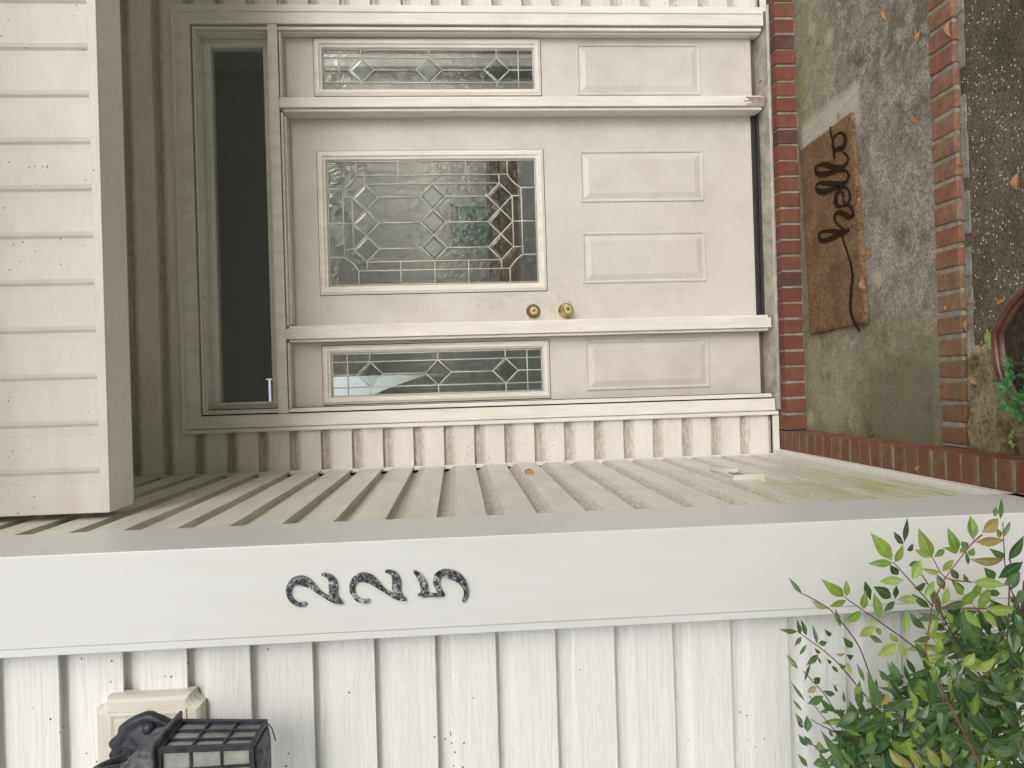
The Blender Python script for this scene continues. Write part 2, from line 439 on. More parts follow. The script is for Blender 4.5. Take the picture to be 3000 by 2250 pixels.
def thing(name, label, cat, loc=(0, 0, 0), group=None):
    o = bpy.data.objects.new(name, None); C.objects.link(o); o.location = loc
    o.empty_display_size = .1
    o['label'] = label; o['category'] = cat; o['_w'] = list(loc)
    if group: o['group'] = group
    return o
def tag(o, label, cat, group=None):
    o['label'] = label; o['category'] = cat
    if group: o['group'] = group
    return o
def struct(o): o['kind'] = 'structure'; return o

def spline(pts, n=6):
    """Catmull-Rom through tuples of any length"""
    out = []; P = [pts[0]] + list(pts) + [pts[-1]]
    for i in range(1, len(P) - 2):
        for k in range(n):
            t = k / n
            out.append(tuple(.5 * (2 * b + (c - a) * t + (2 * a - 5 * b + 4 * c - d) * t * t + (3 * b - a - 3 * c + d) * t ** 3)
                             for a, b, c, d in zip(P[i - 1], P[i], P[i + 1], P[i + 2])))
    out.append(tuple(pts[-1])); return out

# ------------------------------------------------------------------ setting: ground
GZ, LZ, BZ = -1.48, -1.465, -1.378       # lower slab, landing, brick top (camera is at height 0)
mb = MB(); mb.box(-90, 90, -90, 60, -1.9, -1.56); struct(mb.build('ground', 'lawn'))
mb = MB(); mb.box(.00, 5.2, .9, 2.118, -1.60, GZ); struct(mb.build('path', 'slab'))
mb = MB(); mb.box(-3.5, 8, -11, .6, -1.60, -1.50); struct(mb.build('bounce_slab', 'pale_concrete'))  # unseen pale slab added to bounce light up into the recess
mb = MB(); mb.box(-.24, 4.6, 2.225, 3.2, -1.60, LZ); struct(mb.build('porch_floor', 'concrete'))
mb = MB()
nx, ny = 70, 90
def dh(x, y):
    e = min(1, max(0, (.10 + .04 * noise.noise(Vector((y * 6, 3, 0))) - x) / .05))
    return -1.50 + .028 * e + e * (.014 * noise.noise(Vector((x * 9, y * 9, 0))) + .006 * noise.noise(Vector((x * 40, y * 40, 2))))
def dg(i, j): x = -2.2 + 2.36 * (i / nx) ** .6; y = -.4 + 2.512 * (j / ny) ** .7; return (x, y, dh(x, y))
for i in range(nx):
    for j in range(ny): mb.face([dg(i, j), dg(i + 1, j), dg(i + 1, j + 1), dg(i, j + 1)])
struct(mb.build('garden_soil', 'dirt', smooth=True))

# ------------------------------------------------------------------ brickwork
def bricks_row(name, label, mat, along, a0, a1, b0, b1, zt, zb, step, gap, dark=()):
    t = thing(name, label, 'brickwork', (a0 if along == 'x' else b0, b0 if along == 'x' else a0, zb))
    mb = MB(); a = a0; i = 0
    while a < a1:
        j = lambda s=.0012: random.uniform(-s, s)
        lo, hi = a + gap / 2 + j(), min(a + step - gap / 2 + j(), a1)
        rn = .02 if i in dark else random.uniform(.25, 1)
        y0, y1, zz = b0 + j(.002), b1 + j(.002), zt + j(.0015)
        A = (lo, hi, y0, y1) if along == 'x' else (y0, y1, lo, hi)
        P8 = [(A[0], A[2], zb), (A[1], A[2], zb), (A[1], A[3], zb), (A[0], A[3], zb), (A[0], A[2], zz), (A[1], A[2], zz), (A[1], A[3], zz), (A[0], A[3], zz)]
        mb.hexa([(p[0] + j(.0016), p[1] + j(.0016), p[2] + j(.0016)) for p in P8], 0, rn)
        a += step; i += 1
    o = mb.build('bricks', mat, t, bevel=.0045)
    mb = MB()
    if along == 'x': mb.box(a0, a1, b0 + .004, b1 - .002, zb - .01, zt - .004)
    else: mb.box(b0 + .002, b1 - .004, a0, a1, zb - .01, zt - .004)
    mb.build('mortar', 'mortar', t)
    return t
bricks_row('brick_step', 'row of dark red bricks on edge forming the step under the white front door', 'brick', 'x',
           -.218, 4.2, 3.135, 3.245, BZ, -1.462, .0668, .0095, dark=(9, 18, 24))
bricks_row('brick_ledge', 'narrow red brick ledge running out from the step under the green stained side siding', 'brick_ledge', 'y',
           1.02, 3.24, -.305, -.2215, BZ, -1.50, .0668, .0125)
bricks_row('brick_edging', 'worn orange brick edging along the front of the concrete porch floor', 'brick_edge', 'x',
           -.218, 4.2, 2.122, 2.233, LZ + .003, -1.50, .0655, .012)
mb = MB()
for i in range(60):
    x = -.2 + i * .04
    mb.box(x, x + .041, 2.094 + random.uniform(-.003, .003), 2.121, -1.495, -1.4775 + random.uniform(-.003, .002))
tag(mb.build('mortar_bead', 'mortar'), 'pale crumbling mortar bead between brick edging and dark wet slab', 'mortar')

# ------------------------------------------------------------------ siding
PITCH, Z0, LIP = .127, .0685, .0065
def profile(z0, z1):
    """(z, recess) from top to bottom of lap siding with a cove under each butt"""
    pts = []
    k = math.ceil((z1 - Z0) / PITCH)
    zt = Z0 + k * PITCH
    raw = []
    while zt > z0 - PITCH:
        for t, d in ((0, .024), (.014, .0235), (.020, .0215), (.026, .0165), (.033, .0095), (.040, .0035), (.046, .001), (.052, 0), (.085, 0), (PITCH - .0015, 0), (PITCH, .0015)):
            raw.append((zt - t, d))
        zt -= PITCH
    for i in range(len(raw) - 1):
        (za, da), (zb, db) = raw[i], raw[i + 1]
        if za <= z0 or zb >= z1:
            if za == zb and z0 < za < z1: pass
            else: continue
        ca, cb = min(za, z1), max(zb, z0)
        f = lambda z: da if za == zb else da + (db - da) * (za - z) / (za - zb)
        if not pts: pts.append((ca, f(ca)))
        if za == zb: pts.append((zb, db))
        else:
            if abs(pts[-1][0] - ca) > 1e-6 or abs(pts[-1][1] - f(ca)) > 1e-6: pts.append((ca, f(ca)))
            pts.append((cb, f(cb)))
    return pts
def siding(mb, plane, c, a0, a1, z0, z1, out):
    """plane 'y': wall at Y=c, runs along X, outward = out(-1) ; plane 'x': wall at X=c along Y"""
    P = profile(z0, z1); n = max(1, int(abs(a1 - a0) / .25))
    for i in range(n):
        s0 = a0 + (a1 - a0) * i / n; s1 = a0 + (a1 - a0) * (i + 1) / n
        for (za, da), (zb, db) in zip(P, P[1:]):
            def q(s, z, d):
                d = c - out * (d - .002) + .0006 * math.sin(s * 9 + z * 31)
                return (s, d, z) if plane == 'y' else (d, s, z)
            mb.face([q(s0, za, da), q(s1, za, da), q(s1, zb, db), q(s0, zb, db)])
        k = math.ceil((z0 + .01 - Z0) / PITCH)
        while Z0 + k * PITCH < z1:      # the hem of each course hangs over the cove below it
            zt = Z0 + k * PITCH; L = [(zt + .0025, -.0004), (zt - LIP + .0008, -.0004), (zt - LIP, .0004), (zt - LIP, .0026), (zt + .0005, .0026)]
            for (za, da), (zb, db) in zip(L, L[1:]): mb.face([q(s0, za, da), q(s1, za, da), q(s1, zb, db), q(s0, zb, db)])
            k += 1

# door wall
DW = 3.225
t = thing('door_wall', 'shaded white siding wall set back around the front door', 'wall', (0, 3.24, BZ))
mb = MB()
siding(mb, 'y', DW, -.36, -.150, -1.352, 1.42, -1)
siding(mb, 'y', DW, 1.588, 4.2, -1.352, 1.42, -1)
siding(mb, 'y', DW, -.150, 1.588, 1.115, 1.42, -1)
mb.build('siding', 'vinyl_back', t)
mb = MB()
mb.box(-.45, -.10, 3.256, 3.34, -1.46, 1.5); mb.box(1.54, 4.3, 3.256, 3.34, -1.46, 1.5); mb.box(-.10, 1.54, 3.256, 3.34, 1.09, 1.5)
mb.build('sheathing', 'dark', t)
mb = MB(); mb.box(-.331, -.160, 3.206, 3.222, BZ + .002, -1.350); mb.box(1.600, 4.2, 3.206, 3.222, BZ + .002, -1.350)
mb.build('starter_strip', 'trim', t, bevel=.002)
mb = MB(); mb.box(-.337, -.321, 3.2005, 3.214, -1.352, 1.42); mb.build('corner_trim', 'trim', t, bevel=.002)
mb = MB(); mb.box(-.352, -.3375, 3.202, 3.205, -1.352, 1.42); mb.build('corner_gap_shade', 'dark', t)  # solid dark strip standing in for the shaded corner gap
# side wall
SX = -.326
t = thing('side_wall', 'white siding return wall between corner post and door, green with algae near the bottom', 'wall', (-.4, 2.5, BZ))
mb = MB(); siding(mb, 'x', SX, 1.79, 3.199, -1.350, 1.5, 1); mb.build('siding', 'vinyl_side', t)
mb = MB(); mb.box(-.48, -.358, 1.83, 3.5, -1.6, 1.6); mb.build('sheathing', 'dark', t)
mb = MB(); mb.box(-.345, -.303, 1.70, 3.203, BZ + .001, -1.343); mb.build('starter_strip', 'trim', t, bevel=.002)
# front wall
t = thing('front_wall', 'bright white wood grain siding wall behind the lantern and shrub', 'wall', (-1.2, 1.65, GZ))
mb = MB(); siding(mb, 'y', 1.622, -2.6, -.480, -1.40, 1.6, -1); mb.build('siding', 'vinyl_front', t)
mb = MB(); mb.box(-2.7, -.49, 1.656, 1.75, -1.55, 1.7); mb.build('sheathing', 'dark', t)
# corner post
t = thing('corner_post', 'smooth white square corner post carrying the house number', 'post', (-.39, 1.68, GZ))
mb = MB(); mb.box(-.485, -.303, 1.560, 1.812, -1.46, 1.6); mb.build('post_cladding', 'column', t, bevel=.0025)
mb = MB(); mb.box(-.501, -.4852, 1.5625, 1.63, -1.46, 1.6); mb.build('edge_channel', 'column', t, bevel=.002)
mb = MB(); mb.box(-2.6, -.23, 1.50, 1.80, -1.6, -1.462); mb.build('foundation', 'mortar', t)

# header above the recess: upright grooved panels
t = thing('porch_header', 'upright white grooved panels of the header across the recess opening', 'header', (.8, 2.2, .93))
mb = MB(); x = -.306; HY = 2.13
edges = []
base = .915 - .1265 * 10
k = 0; prof = []
while base + k * .1265 < 4.3:
    a = base + k * .1265
    prof += [(a, 0), (a + .0012, .0085), (a + .017, .0075), (a + .0225, .0070), (a + .030, .002), (a + .040, 0)]
    k += 1
prof = [p for p in prof if -.306 < p[0] < 4.2]
prof = [(-.306, 0)] + prof + [(4.2, 0)]
for (a, da), (b, db) in zip(prof, prof[1:]):
    mb.face([(a, HY + da, .952), (b, HY + db, .952), (b, HY + db, 1.6), (a, HY + da, 1.6)])
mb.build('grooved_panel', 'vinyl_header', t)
mb = MB(); mb.box(-.305, 4.2, 2.120, 2.272, .934, .953); mb.build('bottom_trim', 'soffit', t, bevel=.002)
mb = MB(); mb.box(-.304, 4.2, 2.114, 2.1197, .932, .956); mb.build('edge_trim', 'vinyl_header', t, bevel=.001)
mb = MB(); mb.box(-.305, 4.2, 2.26, 2.271, .953, 1.6); mb.build('back_panel', 'ceiling', t)
t = thing('porch_ceiling', 'pale ceiling boards of the recess behind the header', 'ceiling', (.8, 2.7, 1.42))
mb = MB(); mb.box(-.34, 4.2, 2.272, 3.24, 1.43, 1.5); mb.build('ceiling_board', 'ceiling', t)
t = thing('roof_eave', 'white roof eave above the corner post and header', 'roof', (0, 1.6, 1.9))
mb = MB(); mb.box(-4, 4, 1.38, 3.5, 1.60, 1.66); mb.build('eave_soffit', 'soffit', t)
mb = MB(); mb.box(-4, 4, 1.35, 1.38, 1.58, 1.80); mb.build('fascia', 'trim', t)
mb = MB(); mb.hexa([(-4, 1.32, 1.81), (4, 1.32, 1.81), (4, 8, 3.4), (-4, 8, 3.4), (-4, 1.32, 1.84), (4, 1.32, 1.84), (4, 8, 3.43), (-4, 8, 3.43)]); mb.build('shingles', 'iron_worn', t)

# ------------------------------------------------------------------ entry frame
t = thing('entry_frame', 'weathered white door surround with transom and two sidelights', 'door frame', (.7, 3.25, BZ))
CY = 3.200
def part(name, mats, fn, parent=t, bevel=.0015, **k):
    mb = MB(); fn(mb); return mb.build(name, mats, parent, bevel=bevel, **k)
# outer channel, casing boards with mitred corners
def casing(mb):
    xi0, xi1, zi = -.086, 1.517, 1.045; xo0, xo1, zo = -.137, 1.577, 1.099; zb = -1.358
    for (pa, pb, pc, pd) in (((xo0, zb), (xi0, zb), (xi0, zi), (xo0, zo)), ((xi1, zb), (xo1, zb), (xo1, zo), (xi1, zi)), ((xo0, zo), (xi0, zi), (xi1, zi), (xo1, zo))):
        mb.prism([pa, pb, pc, pd], CY, 3.24)
    # raised back band on the outer edge
    w_ = .012
    for (pa, pb, pc, pd) in (((xo0, zb), (xo0 + w_, zb), (xo0 + w_, zo - w_), (xo0, zo)), ((xo1 - w_, zb), (xo1, zb), (xo1, zo), (xo1 - w_, zo - w_)), ((xo0, zo), (xo0 + w_, zo - w_), (xo1 - w_, zo - w_), (xo1, zo))):
        mb.prism([pa, pb, pc, pd], CY - .004, CY - .0005)
part('casing', 'casing', casing, weld=True)
def channel(mb):
    for a in ((-.156, -.139, BZ + .004, 1.118), (1.579, 1.598, BZ + .004, 1.118)): mb.box(a[0], a[1], 3.203, 3.245, a[2], a[3])
    mb.box(-.139, 1.579, 3.203, 3.245, 1.101, 1.118)
part('edge_channel', 'trim', channel)
def backing(mb):   # dark void seen through the opened joints
    mb.box(-.09, -.062, 3.226, 3.36, -1.35, 1.05); mb.box(1.497, 1.52, 3.226, 3.36, -1.35, 1.05)
    mb.box(-.062, 1.497, 3.226, 3.36, 1.026, 1.05)
part('joint_backing', 'dark', backing, bevel=0)
def frame(mb):
    g = .0058
    # outer jambs and head: stepped stile, face and deep reveal
    mb.box(-.086 + g, -.070, 3.212, 3.36, -1.352, 1.045 - g); mb.box(-.070, -.064, 3.222, 3.36, -1.352, 1.030)
    mb.box(1.498, 1.517 - g, 3.212, 3.36, -1.352, 1.045 - g); mb.box(1.4915, 1.498, 3.226, 3.36, -1.352, 1.030)
    mb.box(-.070, 1.498, 3.212, 3.36, 1.029, 1.045 - g); mb.box(-.070, 1.498, 3.222, 3.36, 1.022, 1.029)
part('jamb', 'casing', frame)
def headrail(mb):
    mb.box(-.0835, 1.5145, 3.199, 3.36, .6945, .7345)
    mb.box(.276, 1.158, 3.214, 3.36, .684, .6942); mb.box(.2845, 1.149, 3.236, 3.36, .675, .6838)
    mb.box(1.216, 1.490, 3.214, 3.36, .684, .6942); mb.box(-.064, .206, 3.214, 3.36, .684, .6942)
part('head_rail', 'casing', headrail)
def hgap(mb):
    for a, b in ((.275, 1.16), (1.215, 1.491), (-.065, .207)): mb.box(a, b, 3.208, 3.2115, .6925, .6944)
part('rail_crack', 'dark', hgap, bevel=0)
for (a, b, lw, rw) in ((.2195, .2635, .0125, .011), (1.173, 1.2125, .0135, .008)):
    def mull(mb):
        mb.box(a, b, 3.200, 3.36, -1.352, .6942)
        mb.box(a - lw, a - .001, 3.214, 3.36, -1.345, .6835); mb.box(b + .001, b + rw, 3.214, 3.36, -1.345, .6835)
    part('mullion', 'casing', mull)
part('rotten_foot', 'wood_raw', lambda mb: [mb.box(1.176 + i * .0072, 1.181 + i * .0072, 3.1965 + random.uniform(0, .002), 3.1992, -1.352, -1.265 + random.uniform(-.03, .01)) for i in range(5)], bevel=.001)
# sill
def sill(mb):
    mb.hexa([(-.134, 3.192, -1.3765), (1.573, 3.192, -1.3765), (1.573, 3.36, -1.3765), (-.134, 3.36, -1.3765),
             (-.134, 3.192, -1.367), (1.573, 3.192, -1.367), (1.573, 3.30, -1.343), (-.134, 3.30, -1.343)])
part('sill', 'sill', sill)
part('sill_edge', 'metal', lambda mb: (mb.box(-.134, 1.60, 3.1835, 3.1875, -1.3775, -1.368), mb.box(-.134, 1.60, 3.1885, 3.1915, -1.3765, -1.366)), bevel=.001)
for a_, b_ in ((1.2265, 1.4905), (-.063, .2055)): part('threshold', 'bronze', lambda mb: mb.box(a_, b_, 3.282, 3.34, -1.348, -1.318))
part('threshold', 'black', lambda mb: (mb.box(.276, 1.158, 3.283, 3.34, -1.348, -1.326), mb.box(.276, 1.158, 3.262, 3.2845, -1.352, -1.341)))

def lite(parent, x0, x1, z0, z1, gx0, gx1, gz0, gz1, Y, wide):
    """moulded frame, rippled pane with bevelled diamonds, metal cames"""
    mb = MB()
    h = .013
    mb.ring([(x0, x1, z0, z1, Y + .001), (x0 + .001, x1 - .001, z0 + .001, z1 - .001, Y - h * .55), (x0 + .008, x1 - .008, z0 + .008, z1 - .008, Y - h * .75),
             (x0 + .011, x1 - .011, z0 + .011, z1 - .011, Y - h), (x0 + .022, x1 - .022, z0 + .022, z1 - .022, Y - h),
             (x0 + .027, x1 - .027, z0 + .027, z1 - .027, Y - h * .55), (gx0 - .004, gx1 + .004, gz0 - .004, gz1 + .004, Y - h * .45), (gx0, gx1, gz0, gz1, Y + .002), (gx0, gx1, gz0, gz1, Y + .03)])
    mb.build('lite_frame', 'casing', parent)
    mb = MB()
    e = .0024
    mb.ring([(x0 - e, x1 + e, z0 - e, z1 + e, Y - .0006), (x0 + .001, x1 - .001, z0 + .001, z1 - .001, Y - .0006)])
    mb.build('frame_joint', 'dark', parent)
    cx, cz = (gx0 + gx1) / 2, (gz0 + gz1) / 2; Hh, Wh = (gz1 - gz0) / 2, (gx1 - gx0) / 2
    gy = Y + .006
    D = []
    if wide: D = [(a, b) for a in (-.2865, 0, .2865) for b in (-.110, 0, .110)]
    else: D = [(a, 0) for a in (-.287, 0, .287)]
    dh_, dw = .0545, (.0555 if wide else .0535)
    mb = MB()
    mb.face([(gx0, gy, gz0), (gx1, gy, gz0), (gx1, gy, gz1), (gx0, gy, gz1)])
    for a, b in D:
        o = [(cx + b, cz + a + dh_), (cx + b + dw, cz + a), (cx + b, cz + a - dh_), (cx + b - dw, cz + a)]
        s_ = .70
        i_ = [(cx + b, cz + a + dh_ * s_), (cx + b + dw * s_, cz + a), (cx + b, cz + a - dh_ * s_), (cx + b - dw * s_, cz + a)]
        y1, y2 = gy - .0012, gy - .0022
        mb.face([(x, y2, z) for x, z in i_], 1)
        for k in range(4):
            (ax, az), (bx, bz) = o[k], o[(k + 1) % 4]; (ex, ez), (fx, fz) = i_[k], i_[(k + 1) % 4]
            mb.face([(ax, y1, az), (bx, y1, bz), (fx, y2, fz), (ex, y2, ez)], 1)
    mb.build('pane', ['glass_tex', 'glass_bevel'], parent, weld=False)
    # cames
    mb = MB(); r = .0027; cy = gy - .0035
    def ln(a0, b0, a1, b1): mb.tube([(cx + b0, cy, cz + a0), (cx + b1, cy, cz + a1)], r, 8)
    def knot(a, b): mb.lathe((cx + b, cy + .002, cz + a), [(0, .0035), (.004, .0033), (.0052, .0015)], 8)
    for a, b in D:
        for (p, q) in (((dh_, 0), (0, dw)), ((0, dw), (-dh_, 0)), ((-dh_, 0), (0, -dw)), ((0, -dw), (dh_, 0))):
            ln(a + p[0], b + p[1], a + q[0], b + q[1])
        knot(a + dh_, b); knot(a - dh_, b); knot(a, b + dw); knot(a, b - dw)
    m_ = .004
    for s_ in (-1, 1):
        ln(-Hh + m_, s_ * (Wh - m_), Hh - m_, s_ * (Wh - m_)); ln(s_ * (Hh - m_), -Wh + m_, s_ * (Hh - m_), Wh - m_)
    if wide:
        for s_ in (-1, 1):
            ln(-.2865, s_ * .1655, .2865, s_ * .1655); ln(-.3225, s_ * .203, .3225, s_ * .203)
            ln(s_ * .341, -.110, s_ * .341, .110); ln(s_ * .3805, -.1445, s_ * .3805, .1445)
            for a in (-.1445, 0, .1445): ln(a, s_ * (Wh - m_), a, s_ * .1655); knot(a, s_ * .203)
            for a in (-.3225, .3225): ln(a, s_ * (Wh - m_), a, s_ * .203); knot(a, s_ * .203)
            for a in (-.2865, .2865): ln(a, s_ * .203, a, s_ * .1655)
            for b in (-.1445, .1445): ln(s_ * (Hh - m_), b, s_ * .3805, b)
            ln(s_ * (Hh - m_), 0, s_ * .341, 0)
            for b in (-.110, .110): ln(s_ * .3805, b, s_ * .341, b)
            for b in (-.110, 0, .110): ln(s_ * .0545, b, s_ * .232, b)
            for q in (-1, 1):
                ccx, ccz = s_ * .4465, q * .2675
                a0 = math.atan2(.203 - .2675, .3235 - .4465); a1 = math.atan2(.1445 - .2675, .3805 - .4465)
                a0 %= 2 * math.pi; a1 %= 2 * math.pi
                pts = []
                for k in range(9):
                    th = a0 + (a1 - a0) * k / 8
                    pts.append((cx + q * (.2675 + .139 * math.sin(th)), cy, cz + s_ * (.4465 + .139 * math.cos(th))))
                mb.tube(pts, r, 8)
    else:
        for s_ in (-1, 1):
            ln(-Hh + m_, s_ * .0535, Hh - m_, s_ * .0535); ln(s_ * .380, -Wh + m_, s_ * .380, Wh - m_)
            ln(s_ * (Hh - m_), 0, s_ * .3415, 0); ln(s_ * .2325, 0, s_ * .0545, 0)
            for a in (-.287, 0, .287): ln(a, s_ * .0535, a, s_ * (Wh - m_)); knot(a, s_ * (Wh - m_))
    mb.build('caming', 'came', parent, smooth=True)

def rect_with_hole(mb, x0, x1, z0, z1, hx0, hx1, hz0, hz1, Y, Yb):
    mb.ring([(x0, x1, z0, z1, Yb), (x0, x1, z0, z1, Y), (hx0, hx1, hz0, hz1, Y), (hx0, hx1, hz0, hz1, Yb), (x0, x1, z0, z1, Yb)])
def emboss(parent, name, x0, x1, z0, z1, Y):
    mb = MB(); r = lambda i, y: (x0 + i, x1 - i, z0 + i, z1 - i, y)
    mb.ring([r(0, Y - .0003), r(.002, Y - .0050), r(.006, Y - .0056), r(.010, Y - .0046), r(.013, Y + .0005 - .001), r(.017, Y - .0008), r(.038, Y - .0062), r(.040, Y - .0066)])
    i = .040; mb.face([(x0 + i, Y - .0066, z0 + i), (x1 - i, Y - .0066, z0 + i), (x1 - i, Y - .0066, z1 - i), (x0 + i, Y - .0066, z1 - i)])
    mb.build(name, 'door', parent)

# transom: sash and clear pane
tw = None
def tsash(mb):
    k = 3.285 / 3.2
    mb.ring([(-.062, 1.4905, .7346, 1.0215, 3.34), (-.062, 1.4905, .7346, 1.0215, 3.285), (-.040, 1.470, .757, 1.000, 3.282), (-.034 * 1.02, 1.4635, .775, .9925, 3.290), (-.0335, 1.4620, .777, .991, 3.312), (-.0335, 1.4620, .777, .991, 3.34)])
o = part('transom_window', 'casing', tsash, bevel=.001); tw = o
mb = MB(); mb.face([(-.0335, 3.305, .777), (1.462, 3.305, .777), (1.462, 3.305, .991), (-.0335, 3.305, .991)]); mb.build('pane', 'glass_clear', tw)

for (x0, x1, lx0, lx1, gx0, gx1, px0, px1, lab) in (
        (1.2265, 1.4905, 1.243, 1.485, 1.265, 1.4445, 1.243, 1.467, None),
        (-.0635, .2055, -.0560, .1925, -.0245, .1590, -.0300, .186, None)):
    Y = 3.270
    mb = MB()
    k = Y / 3.2
    lz0, lz1, gz0, gz1 = -.390 * k, .550 * k, -.3605 * k, .5135 * k
    lx0, lx1 = lx0, lx1
    rect_with_hole(mb, x0, x1, -1.325, .6835, gx0 - .004, gx1 + .004, gz0 - .004, gz1 + .004, Y, 3.33)
    sl = mb.build('sidelight', 'door', t)
    lite(sl, lx0, lx1, lz0, lz1, gx0, gx1, gz0, gz1, Y, False)
    emboss(sl, 'raised_panel', px0, px1, -1.075 * k, -.540 * k, Y)

# ------------------------------------------------------------------ front door
d = thing('front_door', 'closed white front door with large leaded glass and two lower panels', 'door', (.72, 3.3, -1.325))
Y = 3.295; k = Y / 3.2
mb = MB(); gx = (.432 * k, .951 * k); gz = (-.3555 * k, .5115 * k)
rect_with_hole(mb, .2745, 1.1595, -1.326, .683, gx[0] - .004, gx[1] + .004, gz[0] - .004, gz[1] + .004, Y, 3.338)
mb.build('slab', 'door', d, bevel=.001)
lite(d, .397 * k, .9895 * k, -.389 * k, .5485 * k, gx[0], gx[1], gz[0], gz[1], Y, True)
emboss(d, 'raised_panel', .765 * k, .984 * k, -1.074 * k, -.541 * k, Y)
emboss(d, 'raised_panel', .422 * k, .638 * k, -1.074 * k, -.541 * k, Y)
# locks
def lockpos(px, py): p = onY(px, py, Y); return p
p = lockpos(1562, 912)
mb = MB(); mb.lathe(p, [(0, .0305), (.004, .0308), (.010, .0290), (.024, .0195), (.0265, .0185)], 40); o = mb.build('deadbolt', 'brass_dull', d, smooth=False, bevel=0)
mb = MB(); mb.lathe(p + Vector((0, -.0262, 0)), [(0, .0170), (.0035, .0165), (.005, .0148)], 32); f_ = mb.build('lock_face', 'brass_face', o)
mb = MB(); c_ = p + Vector((0, -.031, 0)); mb.lathe(c_, [(0, .0078), (.002, .0074), (.0024, .0065)], 24); mb.box(c_.x - .0011, c_.x + .0011, c_.y - .0030, c_.y - .0023, c_.z - .0065, c_.z + .003, 1); mb.build('keyway', ['brass_dull', 'black'], o)
p = lockpos(1657, 910)
mb = MB(); mb.lathe(p, [(0, .0335), (.003, .0338), (.006, .0325), (.011, .0285), (.015, .022), (.018, .0145), (.026, .0125), (.034, .0135), (.038, .0185), (.044, .0235), (.052, .0258), (.060, .0252), (.066, .0222), (.070, .0190)], 48)
o = mb.build('doorknob', 'brass', d, smooth=True)
mb = MB(); mb.lathe(p + Vector((0, -.0695, 0)), [(0, .0188), (.003, .0182), (.0045, .0160)], 32); mb.build('lock_face', 'brass_face', o)
mb = MB(); c_ = p + Vector((0, -.0738, 0)); mb.lathe(c_, [(0, .0080), (.0015, .0076), (.002, .0068)], 24); mb.box(c_.x - .0011, c_.x + .0011, c_.y - .0028, c_.y - .0019, c_.z - .0062, c_.z + .002, 1); mb.build('keyway', ['brass_dull', 'black'], o)

# ------------------------------------------------------------------ interior seen through the glass
mb = MB(); mb.box(-1.2, 2.6, 3.36, 6.6, -1.42, -1.36); struct(mb.build('interior_floor', 'floor'))
mb = MB()
mb.box(-1.3, -1.2, 3.36, 3.9, -1.4, 2.0); mb.box(-1.3, -1.2, 6.2, 6.6, -1.4, 2.0); mb.box(-1.3, -1.2, 3.9, 6.2, -1.4, -.9); mb.box(2.6, 2.7, 3.36, 3.6, -1.4, 2.0); mb.box(2.6, 2.7, 6.2, 6.6, -1.4, 2.0); mb.box(2.6, 2.7, 3.6, 6.2, -1.4, -.9); mb.box(2.6, 2.7, 3.6, 6.2, 1.0, 2.0)  # side wall openings added out of view to let sky light in
mb.box(-1.2, -.42, 6.3, 6.4, -1.4, 2.0); mb.box(.12, 2.6, 6.3, 6.4, -1.4, 2.0); mb.box(-.42, .12, 6.3, 6.4, -1.4, -.4); mb.box(-.42, .12, 6.3, 6.4, 1.56, 2.0)
mb.box(-1.2, 2.6, 3.36, 6.4, 2.0, 2.1); mb.box(-1.2, -.1, 3.362, 3.42, -1.4, 2.0); mb.box(1.56, 2.6, 3.362, 3.42, -1.4, 2.0); mb.box(-.1, 1.56, 3.362, 3.42, 1.05, 2.0)
struct(mb.build('interior_wall', 'inwall'))
mb = MB()
for i in range(9):
    z = 1.18 + i * .042; mb.hexa([(-.41, 6.30, z), (.11, 6.30, z), (.11, 6.34, z + .03), (-.41, 6.34, z + .03), (-.41, 6.30, z + .003), (.11, 6.30, z + .003), (.11, 6.34, z + .033), (-.41, 6.34, z + .033)])
tag(mb.build('window_blind', 'cloth'), 'slatted blind in the far window glimpsed at the end of the transom', 'blind')
mb = MB()
for i in range(40):
    xa, xb = -.41 + i * .013, -.41 + (i + 1) * .013
    ya, yb_ = 6.27 + .014 * math.sin(i * .9), 6.27 + .014 * math.sin((i + 1) * .9)
    ta, tb = 1.15 - .9 * (i / 40) ** 2, 1.15 - .9 * ((i + 1) / 40) ** 2
    mb.face([(xa, ya, -.42), (xb, yb_, -.42), (xb, yb_, tb), (xa, ya, ta)])
tag(mb.build('curtain', 'cloth', smooth=True), 'pale swept curtain at the far window seen through the nearer sidelight', 'curtain')
a_, b_ = onY(1334, 700, 4.4), onY(1433, 606, 4.4)
bt = thing('storage_box', 'teal box standing on an indoor table behind the leaded door glass', 'box', (a_.x, 4.5, b_.z))
mb = MB(); mb.hexa([(a_.x, 4.4, b_.z), (b_.x, 4.4, b_.z), (b_.x, 4.62, b_.z), (a_.x, 4.62, b_.z), (a_.x - .012, 4.39, a_.z), (b_.x + .012, 4.39, a_.z), (b_.x + .012, 4.63, a_.z), (a_.x - .012, 4.63, a_.z)]); mb.build('box_body', 'teal', bt, bevel=.008)
mb = MB(); mb.box(a_.x - .02, b_.x + .02, 4.38, 4.64, a_.z - .001, a_.z + .022); mb.build('lid', 'teal', bt, bevel=.004)
tb = thing('hall_table', 'brown wooden hall table indoors carrying the teal box', 'table', (.95, 4.55, -1.36))
zt0 = b_.z - .003
mb = MB(); mb.box(.35, 1.5, 4.30, 4.75, zt0 - .04, zt0); mb.build('tabletop', 'floor', tb, bevel=.004)
mb = MB(); mb.box(.42, 1.43, 4.34, 4.36, zt0 - .16, zt0 - .041); mb.build('apron', 'floor', tb)
for lx in (.40, 1.41):
    for ly in (4.33, 4.67): mb = MB(); mb.box(lx, lx + .05, ly, ly + .05, -1.36, zt0 - .0405); mb.build('leg', 'floor', tb)

